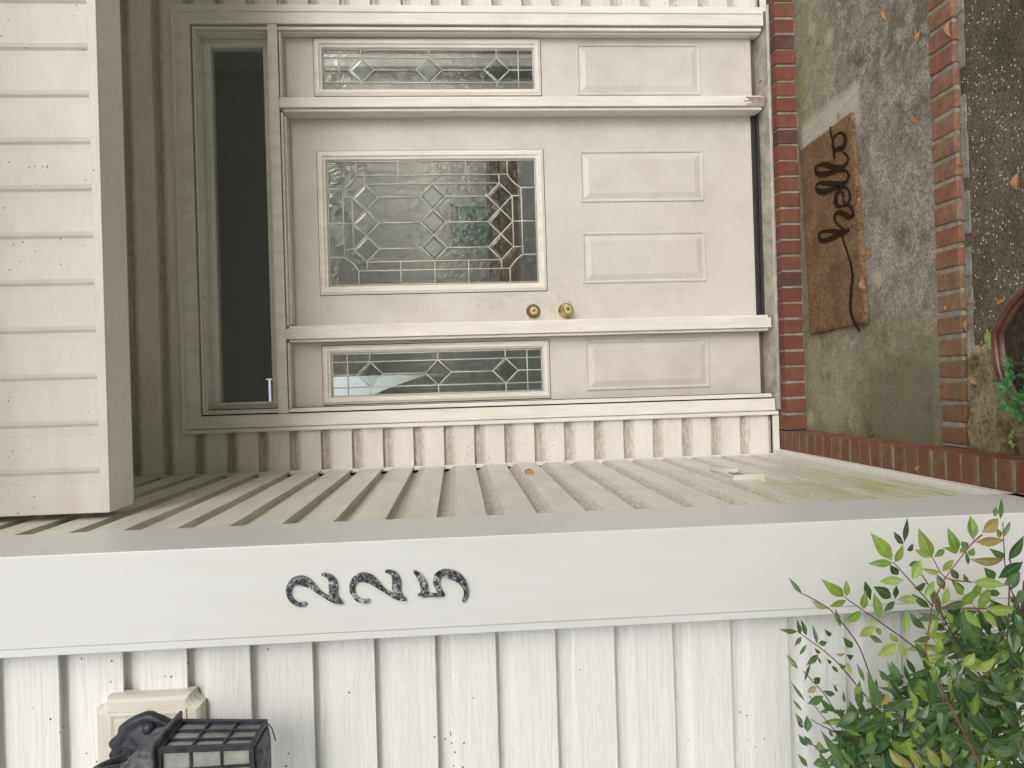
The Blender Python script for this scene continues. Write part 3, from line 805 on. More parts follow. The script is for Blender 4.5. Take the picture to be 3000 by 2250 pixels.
# ------------------------------------------------------------------ doormat
mz = -1.449
def mp(px, py): return onZ(px, py, mz)
mc = [Vector((.174, 3.050)), Vector((.944, 3.092)), Vector((.955, 2.676)), Vector((.186, 2.618))]
dm = thing('doormat', 'brown coir doormat with cursive black hello lettering', 'doormat', (.56, 2.86, LZ))
mb = MB(); n1, n2 = 90, 54; rnd_ = random.Random(3)
def mpt(i, j):
    u, v = i / n1, j / n2
    a = mc[3].lerp(mc[2], u); b = mc[0].lerp(mc[1], u); q = a.lerp(b, v)
    edge = min(i, n1 - i, j, n2 - j)
    jx = (.0016 if edge else .0035) * rnd_.uniform(-1, 1)
    z = mz + .0012 * rnd_.uniform(-1, 1) - (.003 if edge == 0 else 0)
    if u < .06 and v < .12: z += .006
    return (q.x + jx, q.y + jx, z)
G = [[mpt(i, j) for j in range(n2 + 1)] for i in range(n1 + 1)]
for i in range(n1):
    for j in range(n2): mb.face([G[i][j], G[i + 1][j], G[i + 1][j + 1], G[i][j + 1]])
lo = lambda p: (p[0], p[1], LZ + .001)
for i in range(n1):
    mb.face([G[i][0], lo(G[i][0]), lo(G[i + 1][0]), G[i + 1][0]]); mb.face([G[i][n2], G[i + 1][n2], lo(G[i + 1][n2]), lo(G[i][n2])])
for j in range(n2):
    mb.face([G[0][j], G[0][j + 1], lo(G[0][j + 1]), lo(G[0][j])]); mb.face([G[n1][j], lo(G[n1][j]), lo(G[n1][j + 1]), G[n1][j + 1]])
mb.build('mat_pile', 'coir', dm, smooth=True)
# the word, in points read off the mat (crop scale 2.212)
HW = [
 [(1150, 2150, 9), (1112, 2090, 14), (1088, 2010, 18), (1090, 1900, 18), (1100, 1800, 14), (1085, 1700, 10), (1065, 1630, 9), (1040, 1560, 10), (1035, 1520, 12)],
 [(1080, 1490, 26), (1030, 1512, 30), (960, 1545, 34), (905, 1560, 26), (882, 1535, 18), (895, 1505, 18), (950, 1497, 22), (1020, 1500, 22), (1045, 1490, 12), (1000, 1450, 12), (985, 1410, 16), (1000, 1378, 22), (1040, 1385, 26), (1080, 1408, 26), (1103, 1390, 18), (1095, 1350, 12), (1075, 1330, 12)],
 [(1075, 1330, 12), (1040, 1335, 16), (1005, 1335, 22), (990, 1300, 26), (997, 1255, 22), (1020, 1240, 14), (1040, 1262, 12), (1040, 1300, 12), (1062, 1325, 14), (1082, 1290, 14), (1078, 1245, 12), (1060, 1215, 11)],
 [(1060, 1215, 11), (1000, 1215, 24), (930, 1240, 34), (880, 1240, 26), (865, 1212, 16), (880, 1188, 16), (940, 1188, 26), (1010, 1192, 28), (1055, 1180, 20), (1075, 1145, 13), (1062, 1105, 11)],
 [(1062, 1105, 11), (1000, 1108, 22), (930, 1128, 32), (880, 1130, 26), (860, 1105, 16), (870, 1075, 16), (920, 1066, 24), (985, 1085, 28), (1035, 1080, 22), (1068, 1050, 14), (1068, 1015, 12), (1040, 985, 12)],
 [(985, 1028, 14), (980, 985, 16), (1000, 968, 26), (1035, 955, 30), (1055, 915, 20), (1045, 875, 13), (1015, 862, 12), (985, 885, 14), (972, 930, 16), (985, 985, 14)],
 [(978, 925, 11), (968, 890, 12), (960, 855, 10), (955, 818, 8)]]
mb = MB(); wz = random.Random(5)
for li, st in enumerate(HW):
    sp_ = spline(st, 8)
    P = []
    for (a, b, w_) in sp_:
        q = onZ(2000 + a / 2.212, b / 2.212, mz + .0025); P.append((q, w_))
    pr = None
    for i, (q, w_) in enumerate(P):
        d_ = P[min(i + 1, len(P) - 1)][0] - P[max(i - 1, 0)][0]; d_.z = 0; d_.normalize(); n_ = Vector((-d_.y, d_.x, 0))
        hw = w_ * .00029 * 1.05 * (1 + wz.uniform(-.12, .12))
        # strokes running with the depth of the mat read narrower, so widen by foreshortening
        hw *= 1 + .9 * abs(n_.y)
        z = li * .00015
        L, R_ = q + n_ * hw + Vector((0, 0, z)), q - n_ * hw + Vector((0, 0, z))
        if pr: mb.face([pr[0], pr[1], R_, L])
        pr = (L, R_)
mb.build('lettering', 'ink', dm)

# ------------------------------------------------------------------ house numbers
NY = 1.5595
def strokes(name, label, sets, sc, ox, oy, dx=0, dy=0):
    mb = MB()
    for si, st in enumerate(sets):
        P = [(onY(ox + a / sc + dx, oy + b / sc + dy, NY), w_ / sc * NY / F / 2) for a, b, w_ in spline(st, 6)]
        th = .0045 + si * .0004; Ls = []; Rs = []
        for i, (q, hw) in enumerate(P):
            d_ = P[min(i + 1, len(P) - 1)][0] - P[max(i - 1, 0)][0]; d_.y = 0; d_.normalize(); n_ = Vector((-d_.z, 0, d_.x))
            Ls.append(q + n_ * hw); Rs.append(q - n_ * hw)
        # round ends
        for e, sg in ((0, -1), (len(P) - 1, 1)):
            q, hw = P[e]; d_ = (P[e][0] - P[e - sg][0]).normalized(); n_ = Vector((-d_.z, 0, d_.x))
            fan = [q + (n_ * math.cos(a) + d_ * math.sin(a)) * hw for a in [math.pi * k_ / 8 for k_ in range(9)]]
            fr = [v + Vector((0, -th, 0)) for v in fan]; mb.face(fr)
            for a_, b_ in zip(range(8), range(1, 9)): mb.face([fan[a_], fan[b_], fr[b_], fr[a_]])
        T = Vector((0, -th, 0)); B = .0006
        for i in range(len(P) - 1):
            mb.face([Ls[i] + T, Rs[i] + T, Rs[i + 1] + T, Ls[i + 1] + T])
            mb.face([Ls[i], Ls[i] + T, Ls[i + 1] + T, Ls[i + 1]]); mb.face([Rs[i], Rs[i + 1], Rs[i + 1] + T, Rs[i] + T])
    return tag(mb.build(name, 'speckle', weld=True), label, 'house number')
TWO = [[(690, 1020, 85), (590, 1035, 85), (470, 990, 90), (385, 900, 90), (348, 800, 100), (350, 700, 115), (385, 610, 135), (450, 545, 165), (540, 515, 195), (640, 518, 205), (750, 560, 190), (850, 635, 150), (945, 720, 105), (1050, 800, 85), (1160, 865, 85), (1270, 920, 105), (1380, 965, 100), (1495, 995, 60)],
       [(1085, 385, 62), (1170, 400, 90), (1250, 455, 130), (1295, 550, 175), (1305, 660, 185), (1300, 770, 180), (1330, 860, 160), (1400, 935, 110), (1495, 995, 62)]]
strokes('house_number', 'topmost digit 2 in speckled black on the corner post', TWO, 7.373, 800, 1630)
strokes('house_number', 'middle digit 2 in speckled black on the corner post', TWO, 7.373, 800, 1630, 185, -9.5)
FIVE = [[(1185, 240, 40), (1250, 300, 85), (1310, 390, 108), (1340, 480, 122), (1350, 600, 122)],
        [(1268, 618, 58), (1400, 618, 60), (1520, 620, 60), (1640, 612, 68)],
        [(1640, 605, 66), (1590, 550, 72), (1555, 480, 85), (1538, 400, 102), (1565, 320, 125), (1640, 278, 140), (1740, 278, 148), (1840, 312, 150), (1925, 372, 130), (1985, 450, 100), (2018, 540, 78), (2015, 630, 66), (1986, 705, 62)]]
strokes('house_number', 'lowest digit, a 5 in speckled black on the corner post', FIVE, 5.53, 1000, 1630)

# ------------------------------------------------------------------ mounting block and lantern
def notched(x0, x1, z0, z1, r, n=5):
    """rectangle with concave quarter-round corners"""
    P = []
    for cx, cz, a0 in ((x0, z0, 90), (x1, z0, 180), (x1, z1, 270), (x0, z1, 0)):
        for k_ in range(n + 1):
            a = R(a0 - 90 * k_ / n); P.append((cx + r * math.cos(a), cz + r * math.sin(a)))
    return P
def plates(mb, levels):
    L = [[(x, y, z) for x, z in pts] for pts, y in levels]
    for i in range(len(L) - 1):
        for k_ in range(len(L[i])): j = (k_ + 1) % len(L[i]); mb.face([L[i][k_], L[i][j], L[i + 1][j], L[i + 1][k_]])
    mb.face(L[-1])
bx0, bx1, bz0, bz1 = -.792, -.600, .533, .742
mb = MB()
nb = lambda i, r: notched(bx0 + i, bx1 - i, bz0 + i, bz1 - i, r)
plates(mb, [(nb(0, .022), 1.63), (nb(0, .022), 1.600), (nb(.004, .022), 1.592), (nb(.010, .021), 1.588), (nb(.020, .016), 1.587)])
b_ = mb.build('mounting_block', 'block'); tag(b_, 'almond moulded block with notched corners behind the black lantern', 'mounting block')
mb = MB(); r_ = lambda i, y: (bx0 + i, bx1 - i, bz0 + i, bz1 - i, y)
mb.ring([r_(.028, 1.5868), r_(.029, 1.5835), r_(.034, 1.5825), r_(.040, 1.5845)]); i = .040
mb.face([(bx0 + i, 1.5845, bz0 + i), (bx1 - i, 1.5845, bz0 + i), (bx1 - i, 1.5845, bz1 - i), (bx0 + i, 1.5845, bz1 - i)])
mb.build('face_panel', 'block', b_)

ln_ = thing('wall_lantern', 'black colonial wall lantern with small frosted panes, partly out of frame', 'lantern', (-.67, 1.435, .46))
# backplate: scalloped outline, thick and domed
cxp, czp = -.697, .618
half = []
for a_, b_ in [(440, 865), (405, 822), (388, 785), (425, 742), (472, 700), (482, 655), (496, 618), (560, 568), (640, 520), (720, 488), (790, 472), (860, 488), (940, 525), (1010, 558), (1110, 610), (1200, 700), (1260, 830)]:
    q = onY(200 + a_ / 3.403, 1950 + b_ / 3.403, 1.572); half.append((q.x, q.z))
out = half + [(2 * cxp - x, z) for x, z in half[::-1]]
def sc_(k_, y): return [((cxp + (x - cxp) * k_), czp + (z - czp) * k_) for x, z in out], y
mb = MB(); o2 = [tuple(p) for p in spline(out + [out[0]], 3)[:-1]]
def sc_(k_, y): return [((cxp + (x - cxp) * k_), czp + (z - czp) * k_) for x, z in o2], y
plates(mb, [sc_(1, 1.584), sc_(1, 1.578), sc_(.96, 1.571), sc_(.86, 1.567), sc_(.74, 1.572), sc_(.62, 1.570), sc_(.42, 1.556), sc_(.2, 1.550)])
mb.build('backplate', 'iron', ln_, smooth=True)
# arm: scroll from the plate up and forward to the roof
mb = MB()
mb.tube([Vector(p) for p in spline([(-.690, 1.565, .590), (-.690, 1.535, .622), (-.690, 1.510, .660), (-.688, 1.475, .682), (-.682, 1.445, .676), (-.675, 1.436, .652), (-.672, 1.4355, .625)], 6)], [.0135] * 12 + [.0105] * 25, 12)
mb.tube([Vector(p) for p in spline([(-.690, 1.575, .585), (-.690, 1.545, .590), (-.688, 1.520, .612), (-.686, 1.512, .640), (-.686, 1.525, .655)], 6)], .008, 10)
mb.lathe((-.655, 1.568, .628), [(0, .012), (.008, .011), (.012, .006)], 16)
mb.build('arm', 'iron', ln_, smooth=True)
LX, LY = -.6715, 1.4355
def sq(h, z, dx=0): return [(LX - h, LY - h, z), (LX + h, LY - h, z), (LX + h, LY + h, z), (LX - h, LY + h, z)]
def frust(mb, lv):
    L = [sq(h, z) for h, z in lv]
    for i in range(len(L) - 1):
        for k_ in range(4): mb.face([L[i][k_], L[i][(k_ + 1) % 4], L[i + 1][(k_ + 1) % 4], L[i + 1][k_]])
    mb.face(L[0][::-1]); mb.face(L[-1])
mb = MB(); frust(mb, [(.070, .540), (.072, .543), (.071, .547), (.053, .550), (.052, .566), (.049, .585), (.034, .588)])
mb.lathe((LX, LY, .586), [(0, .034), (.012, .031), (.024, .022), (.032, .013), (.040, .012)], 20, Vector((0, 0, 1)))
mb.build('roof_cap', 'iron_worn', ln_, bevel=.0015)
ht, hb, zt_, zb_ = .056, .0485, .540, .378
def wl(u, v, f):       # point on lantern side f: u -1..1 across, v 0 bottom..1 top
    h = hb + (ht - hb) * v; z = zb_ + (zt_ - zb_) * v
    return {0: (LX + u * h, LY - h, z), 1: (LX + h, LY + u * h, z), 2: (LX - u * h, LY + h, z), 3: (LX - h, LY - u * h, z)}[f]
mb = MB()
for f in range(4):
    c0, c1 = Vector(wl(1, 0, f)), Vector(wl(1, 1, f)); mb.tube([c0, c1], .0065, 4)
    for v in (0.02, .98): mb.tube([wl(-1, v, f), wl(1, v, f)], .0055, 4)
    for v in (.34, .66): mb.tube([wl(-1, v, f), wl(1, v, f)], .0024, 4)
    for u in (-.33, .33): mb.tube([wl(u, 0, f), wl(u, 1, f)], .0030, 4)
mb.build('cage', 'iron', ln_)
for f in range(4):
    mb = MB(); s_ = .96
    mb.face([Vector(wl(*uv, f)) * 1 + (Vector((LX, LY, 0)) - Vector((wl(*uv, f)[0], wl(*uv, f)[1], 0))) * .06 for uv in ((-1, 0), (1, 0), (1, 1), (-1, 1))])
    mb.build('pane', 'frost', ln_)
mb = MB(); frust(mb, [(.018, .364), (.034, .369), (.043, .3735), (.043, .378)]); mb.build('base_plate', 'iron_worn', ln_, bevel=.001)
mb = MB(); mb.tube([(-.618, 1.470, .374), (-.622, 1.455, .362), (-.634, 1.43, .350)], .0012, 6); mb.build('latch_wire', 'iron', ln_)

# ------------------------------------------------------------------ small things on the side wall
p = onX(1550, 1385, SX + .004)
dbt = thing('doorbell', 'small yellowed doorbell button on the side siding', 'doorbell', tuple(p))
mb = MB(); mb.box(p.x - .004, p.x + .010, p.y - .030, p.y + .030, p.z - .014, p.z + .014); o = mb.build('bell_plate', 'yellow', dbt, bevel=.004)
mb = MB(); mb.lathe((p.x + .0100, p.y, p.z), [(0, .009), (.003, .0085), (.004, .006)], 16, Vector((1, 0, 0))); mb.build('button', 'brass_dull', dbt)
ox0 = thing('outlet_block', 'white frame of a recessed outlet low on the green side siding', 'outlet', (SX, 2.52, -.93))
mb = MB()
def rx(levels):
    L = [[(x, a, c), (x, b, c), (x, b, dd), (x, a, dd)] for a, b, c, dd, x in levels]
    for i in range(len(L) - 1):
        for k_ in range(4): mb.face([L[i][k_], L[i][(k_ + 1) % 4], L[i + 1][(k_ + 1) % 4], L[i + 1][k_]])
    return L[-1]
e = (2.418, 2.645, -.985, -.880)
rx([(*e, SX - .012), (*e, SX + .014), (e[0] + .005, e[1] - .005, e[2] + .005, e[3] - .005, SX + .018), (e[0] + .028, e[1] - .028, e[2] + .016, e[3] - .016, SX + .014), (e[0] + .032, e[1] - .032, e[2] + .020, e[3] - .020, SX + .002)])
mb.build('cover_frame', 'block', ox0, bevel=.001)
mb = MB(); mb.box(SX + .0, SX + .0025, e[0] + .031, e[1] - .031, e[2] + .019, e[3] - .019); mb.build('outlet_hole_shade', 'inface', ox0)  # dark plate standing in for the shade in the outlet hole

# ------------------------------------------------------------------ leaves
WID = [(0, .03), (.08, .22), (.2, .62), (.33, .93), (.45, 1), (.58, .90), (.72, .64), (.84, .36), (.94, .12), (1, 0)]
def leaf(mb, base, tip, wid, nrm, rnd, mi=0, curl=.12, fold=.25, shape=WID):
    base, tip = Vector(base), Vector(tip); d_ = tip - base; L = d_.length
    if L < 1e-5: return
    d_.normalize(); n_ = (nrm - d_ * nrm.dot(d_)).normalized(); s_ = d_.cross(n_); prev = None
    for t_, w_ in shape:
        c_ = base + d_ * L * t_ + n_ * (curl * L * (math.sin(t_ * math.pi)) )
        hw = wid * w_ / 2
        a, b = c_ + s_ * hw + n_ * hw * fold, c_ - s_ * hw + n_ * hw * fold
        if prev:
            pa, pc, pb = prev
            mb.face([pa, pc, c_, a], mi, rnd, [1, 0, 0, 1]); mb.face([pc, pb, b, c_], mi, rnd, [0, 1, 1, 0])
        prev = (a, c_, b)

TR = {
 'A': (2250, 1450, "2005 1055 1655 610 215 1;2030 1100 1612 1115 125 1;1240 1650 850 1355 165 1;1275 1655 1265 1375 105 1;560 1615 330 1330 70 0;2210 1380 1795 1405 150 1;2060 1090 2185 800 120 1;2190 800 2040 590 80 0;2000 1640 1705 1480 150 0;2050 1650 2080 1460 80 0;1650 1650 1570 1390 110 0"),
 'B': (2600, 1450, "725 1010 500 530 200 1;1130 940 965 515 160 1;1390 730 1340 325 165 1;1530 610 1800 370 200 2;1420 760 1915 725 165 2;1330 1040 1900 1040 160 2;1370 1410 1930 1460 170 1;270 770 325 360 80 0;240 790 100 590 90 0;120 1090 255 800 120 1;730 1020 430 880 110 1;755 1010 925 880 100 1;1130 945 880 845 90 1;1160 940 1280 850 90 1;890 1240 1075 1040 110 1;860 1255 540 1185 100 1;400 1370 540 1040 170 1;590 1640 755 1380 130 1;1210 1630 1075 1390 110 1;1150 1370 1020 1180 110 0;920 1540 800 1280 120 0;1290 1420 1230 1270 70 0;1735 1370 1560 1170 150 0;1790 1350 2200 1080 180 0;1870 1480 2150 1240 130 0;1960 1060 2210 660 150 0;1870 700 1990 415 70 0;1830 400 1840 30 70 0;1740 360 1750 190 80 0;1830 690 1750 520 90 2;1900 1020 1640 860 120 0;1330 990 1400 850 110 1;1300 880 1200 750 110 0;1310 1130 1260 900 60 0;310 900 420 800 100 0;340 1140 570 1080 100 0;430 1510 630 1430 140 0;2000 1540 2150 1250 90 0;1830 1600 1540 1560 110 0;2080 1650 2210 1540 120 0;60 1060 -60 800 120 1;40 1130 170 1300 120 0"),
 'C': (2250, 1700, "480 830 180 790 80 0;530 870 465 630 65 0;620 900 530 630 75 0;545 910 425 1070 70 0;625 1040 505 1220 55 0;800 1040 715 710 60 0;490 1440 295 1200 80 0;810 1200 615 1380 95 0;690 1340 590 1650 45 0;1270 320 985 420 120 1;1510 490 1210 660 150 1;1545 470 1580 150 115 1;1660 330 1580 20 70 0;1820 620 1710 190 140 1;1745 740 1475 910 150 1;1990 290 1705 100 150 0;2060 310 2080 80 80 0;2050 340 1865 510 100 0;2080 1020 1765 1240 190 1;2100 1010 2210 1230 100 1;1860 1010 1620 870 100 0;1020 900 905 790 70 0;960 1000 820 1030 90 0;1180 760 1090 450 70 0;970 460 700 320 110 2;1370 1090 1210 920 110 0;1250 1190 1090 1190 65 2;1370 1250 1265 1200 90 0;1360 1530 1270 1330 80 1;1560 1650 1430 1330 70 0;1930 1640 1800 1450 90 0;2120 1600 1980 1290 110 0;840 1190 755 1095 55 0;860 1360 800 1220 40 0;1140 1500 1025 1380 60 0;1020 1350 945 1270 50 0;730 1610 860 1585 80 0;1240 1430 1160 1350 80 0;1770 720 1650 590 90 1;1820 900 1760 760 80 1;2110 1000 1980 850 80 1"),
 'D': (2600, 1700, "900 410 970 90 130 1;1215 250 1065 10 110 1;490 290 140 320 130 1;290 860 290 480 120 1;1590 450 2080 460 190 1;1240 480 1530 790 140 1;1525 480 1785 770 120 1;1520 410 1670 170 130 1;920 490 1060 710 110 1;1260 560 1500 1130 200 0;1190 500 1240 1060 110 0;2060 440 1680 600 90 0;2060 500 2130 860 130 0;2070 390 2210 170 130 0;1940 1130 2210 1470 170 0;1920 1110 2200 930 150 0;1570 1140 1260 1090 150 0;1560 1120 1765 1060 110 0;1640 1180 1490 1340 90 0;1420 1480 1750 1260 150 1;1230 1380 1420 1180 150 1;760 1350 600 1290 90 1;760 1360 740 1650 110 1;790 1330 1000 1380 80 1;180 1040 310 1240 90 1;170 1000 30 860 90 1;800 1200 840 900 130 1;1010 1310 1050 1650 120 0;1150 1200 1050 1010 120 0;1650 1040 1730 880 80 0;1240 1500 1400 1650 100 0;640 1400 600 1650 140 0;1230 400 1390 160 150 1;1400 100 1520 260 110 1;2060 380 1990 240 80 0"),
 'E': (2250, 1950, "1830 710 1600 90 170 0;1850 880 1430 1060 150 0;1250 1600 850 1040 130 0;1290 1600 1290 1240 150 0;1840 780 1600 700 150 0;1990 1150 1720 1120 150 0;1780 1240 1460 1450 120 0;1880 1540 1560 1530 180 0;1530 1560 1410 1420 90 0;860 760 950 665 110 0;640 620 900 490 130 0;630 430 800 325 110 2;740 290 850 200 90 0;1090 470 880 400 90 0;600 580 360 240 50 0;560 740 405 550 50 0;570 950 430 760 70 0;570 1010 470 880 60 0;640 1310 490 1110 90 0;740 1300 580 1130 80 0;640 1080 630 800 130 0;830 1370 820 1220 130 1;1130 440 1055 290 35 0;1240 610 1220 410 45 0;1510 310 1400 470 110 1;1960 240 1795 70 100 0;2130 340 1990 280 130 0;1960 400 1940 230 80 1;1960 460 1820 640 120 2;1870 720 2130 540 170 0;1900 760 2030 850 100 1;2110 1350 2010 1180 110 0;1300 1210 1160 1130 80 0;1210 1400 1070 1250 80 0;1050 1150 980 1020 45 0;640 1640 480 1430 80 0;720 1600 1000 1530 150 0;1430 770 1340 600 60 0;1660 560 1590 500 120 1;2210 1650 1950 1340 130 2"),
 'F': (2600, 1950, "720 660 640 130 180 0;1290 740 1700 1150 190 0;990 1090 1600 1440 220 0;1570 280 1990 430 140 0;1280 690 1040 280 130 0;1410 450 1150 130 170 0;1570 260 1720 0 140 0;1500 270 1240 20 110 0;740 700 1090 640 150 0;720 700 500 560 150 0;300 540 0 700 180 0;480 680 355 380 100 1;440 900 310 790 90 1;480 1180 380 1020 100 1;590 1070 490 940 90 1;1500 500 1900 620 150 0;1820 700 2050 1000 120 0;1540 860 1870 900 170 0;1600 1200 1940 1260 150 0;150 1130 400 960 170 0;380 1650 30 1350 130 2;560 1650 290 1250 150 2;840 1650 620 1300 150 2;1010 1640 860 1320 130 2;760 260 740 0 100 1;970 1040 1140 890 110 0;900 1330 920 1100 110 0;1840 510 2200 400 200 0;1700 1350 2100 1380 180 0")}
sh = thing('heavenly_bamboo_shrub', 'leafy green shrub with pointed leaflets and pale new growth beside the corner post', 'shrub', (-.52, 1.22, GZ))
rl = random.Random(11)
LM = [MB(), MB(), MB()]
toCam = Vector((0, -1, .25))
for kx, (ox, oy, txt) in TR.items():
    for it in txt.split(';'):
        bx, by, tx, ty, wd, kd = map(int, it.split())
        b0, b1 = (ox + bx / 5.53, oy + by / 5.53), (ox + tx / 5.53, oy + ty / 5.53)
        Lp = math.hypot(b0[0] - b1[0], b0[1] - b1[1])
        if kd == 1: yb = rl.uniform(1.12, 1.20)
        elif kd == 2: yb = rl.uniform(1.04, 1.10)
        else: yb = rl.uniform(1.16, 1.30) if Lp > 55 else rl.uniform(1.28, 1.42)
        yt = yb + rl.uniform(-.018, .018)
        nr = Vector((rl.uniform(-.35, .35), -1, rl.uniform(.0, .7)))
        leaf(LM[kd], onY(*b0, yb), onY(*b1, yt), wd / 5.53 * yb / F * 1.08, nr, rl.random(), curl=rl.uniform(.02, .12), fold=rl.uniform(.15, .4))
# filler sprays in the dense part
def inside(px, py):
    # region where the shrub is thick
    if py < 1800: return False
    lim = 2800 - (py - 1800) * .55
    return px > max(lim, 2600) or (py > 2080 and px > 2420 + (2300 - py) * .7)
SEG = MB()
cnt = 0
while cnt < 125:
    px, py = rl.uniform(2350, 3080), rl.uniform(1820, 2330)
    if not inside(px, py) and rl.random() < .995: continue
    cnt += 1
    Yc = rl.uniform(1.26, 1.44); b = onY(px, py, Yc)
    ang = rl.uniform(R(20), R(160)); L = rl.uniform(.05, .10)
    d_ = Vector((math.cos(ang), rl.uniform(-.5, .3), math.sin(ang) * .9)).normalized()
    tipv = b + d_ * L
    SEG.tube([b - d_ * .02, b, tipv], [.0009, .0008, .0005], 4)
    for j in range(3):
        q = b + d_ * L * (j / 3 + .05)
        for s_ in (-1, 1):
            sd_ = d_.cross(toCam).normalized() * s_
            ld = (d_ * .6 + sd_ + Vector((0, rl.uniform(-.4, .4), rl.uniform(-.5, .2)))).normalized()
            ll = rl.uniform(.034, .060)
            leaf(LM[0 if rl.random() < .82 else 1], q, q + ld * ll, ll * rl.uniform(.22, .32), Vector((rl.uniform(-.6, .6), -1, rl.uniform(.2, 1.2))), rl.random(), curl=rl.uniform(-.08, .12), fold=rl.uniform(.1, .4))
    leaf(LM[0], tipv, tipv + d_ * .045, .014, Vector((rl.uniform(-.5, .5), -1, .6)), rl.random())
LM[0].build('foliage', 'leaf_dark', sh, smooth=True, weld=False)
LM[1].build('young_foliage', 'leaf_new', sh, smooth=True, weld=False)
LM[2].build('olive_foliage', 'leaf_olive', sh, smooth=True, weld=False)
ST = [([(2351, 1740), (2377, 1752), (2431, 1785), (2476, 1836), (2518, 1897), (2557, 1997), (2590, 2045), (2690, 2160), (2800, 2290)], 1.24, .0011, 0),
      ([(2474, 1749), (2528, 1788), (2585, 1827), (2645, 1870), (2712, 1920)], 1.16, .0010, 0),
      ([(2617, 1647), (2658, 1692), (2708, 1748), (2729, 1773)], 1.16, .0010, 0),
      ([(2732, 1633), (2770, 1692), (2846, 1705)], 1.14, .0010, 1), ([(2770, 1692), (2748, 1735), (2731, 1773)], 1.15, .0012, 1),
      ([(2770, 1692), (2815, 1633), (2850, 1590), (2877, 1567)], 1.14, .0010, 1), ([(2731, 1776), (2820, 1782), (2890, 1783)], 1.15, .0010, 1),
      ([(2731, 1773), (2723, 1830), (2717, 1870), (2714, 1920), (2760, 2020), (2850, 2200), (2900, 2320)], 1.19, .0013, 1),
      ([(2337, 1850), (2369, 1874), (2407, 1901), (2447, 1935), (2480, 1971), (2537, 2040), (2600, 2110), (2660, 2190), (2760, 2320)], 1.33, .0011, 0),
      ([(2353, 1966), (2413, 2031), (2452, 2089), (2503, 2138), (2594, 2221), (2680, 2330)], 1.34, .0012, 0),
      ([(2376, 2107), (2413, 2129), (2485, 2161), (2550, 2189), (2640, 2260), (2720, 2350)], 1.33, .0011, 0), ([(2380, 2060), (2447, 2142), (2520, 2215), (2600, 2320)], 1.36, .0010, 0),
      ([(2938, 1530), (2942, 1610), (2950, 1690), (2990, 1790), (3060, 1900)], 1.25, .0010, 0), ([(2690, 1670), (2730, 1730), (2780, 1840), (2860, 1960), (2960, 2120), (3050, 2300)], 1.28, .0014, 0),
      ([(2960, 1640), (2955, 1780), (2950, 1950), (2925, 2100), (2910, 2300)], 1.38, .0016, 0), ([(3000, 1700), (2985, 1900), (2960, 2100), (2940, 2330)], 1.36, .0022, 0)]
SR = MB()
for pl, yy, r0, red in ST:
    pts = [Vector(p) for p in spline([tuple(onY(a, b, yy + .004 * i)) for i, (a, b) in enumerate(pl)], 4)]
    (SR if red else SEG).tube(pts, [r0 * (.7 + .6 * i / len(pts)) for i in range(len(pts))], 6)
for i in range(9):      # canes up from the ground
    x = -.62 + i * .04; y = 1.22 + rl.uniform(-.06, .12)
    SEG.tube([Vector(p) for p in spline([(x * .6 - .22, y, GZ - .03), (x * .8 - .1, y + rl.uniform(-.03, .03), -1.2), (x + rl.uniform(-.02, .02), y + rl.uniform(-.04, .04), -1.14), (x + rl.uniform(-.03, .03), y, -1.03)], 4)], [.006 - .0003 * k_ for k_ in range(13)], 6)
SEG.build('stems', 'stem', sh, smooth=True); SR.build('red_stalks', 'stem_red', sh, smooth=True)

# ------------------------------------------------------------------ pot and small plants
PZ = -1.285
pc = Vector((.096, 1.744)); e1 = Vector((.47, -.88)).normalized(); e2 = Vector((-.91, -.41)).normalized(); PS = .225
def potpath(k_, zz, grow=0):
    ctr = pc + (e1 + e2) * PS / 2; cs = [pc, pc + e1 * PS, pc + (e1 + e2) * PS, pc + e2 * PS]; P = []
    for i in range(4):
        a, b = cs[i], cs[(i + 1) % 4]; m_ = (a + b) / 2; outw = (m_ - ctr).normalized()
        for j in range(8):
            u = j / 8; q = a.lerp(b, u) + outw * (.032 * math.sin(math.pi * u)); q = ctr + (q - ctr) * k_; P.append((q.x, q.y, zz))
    return P
pt = thing('flower_pot', 'dark red brown glazed pot with a rolled rim at the bottom of the picture', 'pot', (pc.x, pc.y - .2, GZ))
mb = MB(); lv = [potpath(.62, GZ + .003), potpath(.80, -1.40), potpath(.93, PZ - .02), potpath(.95, PZ), potpath(.90, PZ), potpath(.89, PZ - .02)]
for a, b in zip(lv, lv[1:]):
    for i in range(len(a)): j = (i + 1) % len(a); mb.face([a[i], a[j], b[j], b[i]])
mb.face(lv[0]); mb.build('pot_body', 'pot', pt, smooth=True)
mb = MB(); pr_ = [Vector(p) for p in potpath(.965, PZ + .004)]; mb.tube(pr_ + [pr_[0], pr_[1]], .0092, 12, cap=False); mb.build('rim', 'pot', pt, smooth=True)
mb = MB(); mb.face(potpath(.895, PZ - .012)); mb.build('soil', 'soil', pt)
pp = thing('potted_plant', 'small leafy green plant growing in the glazed pot', 'plant', (.02, 1.62, PZ - .03))
mb = MB(); ms = MB()
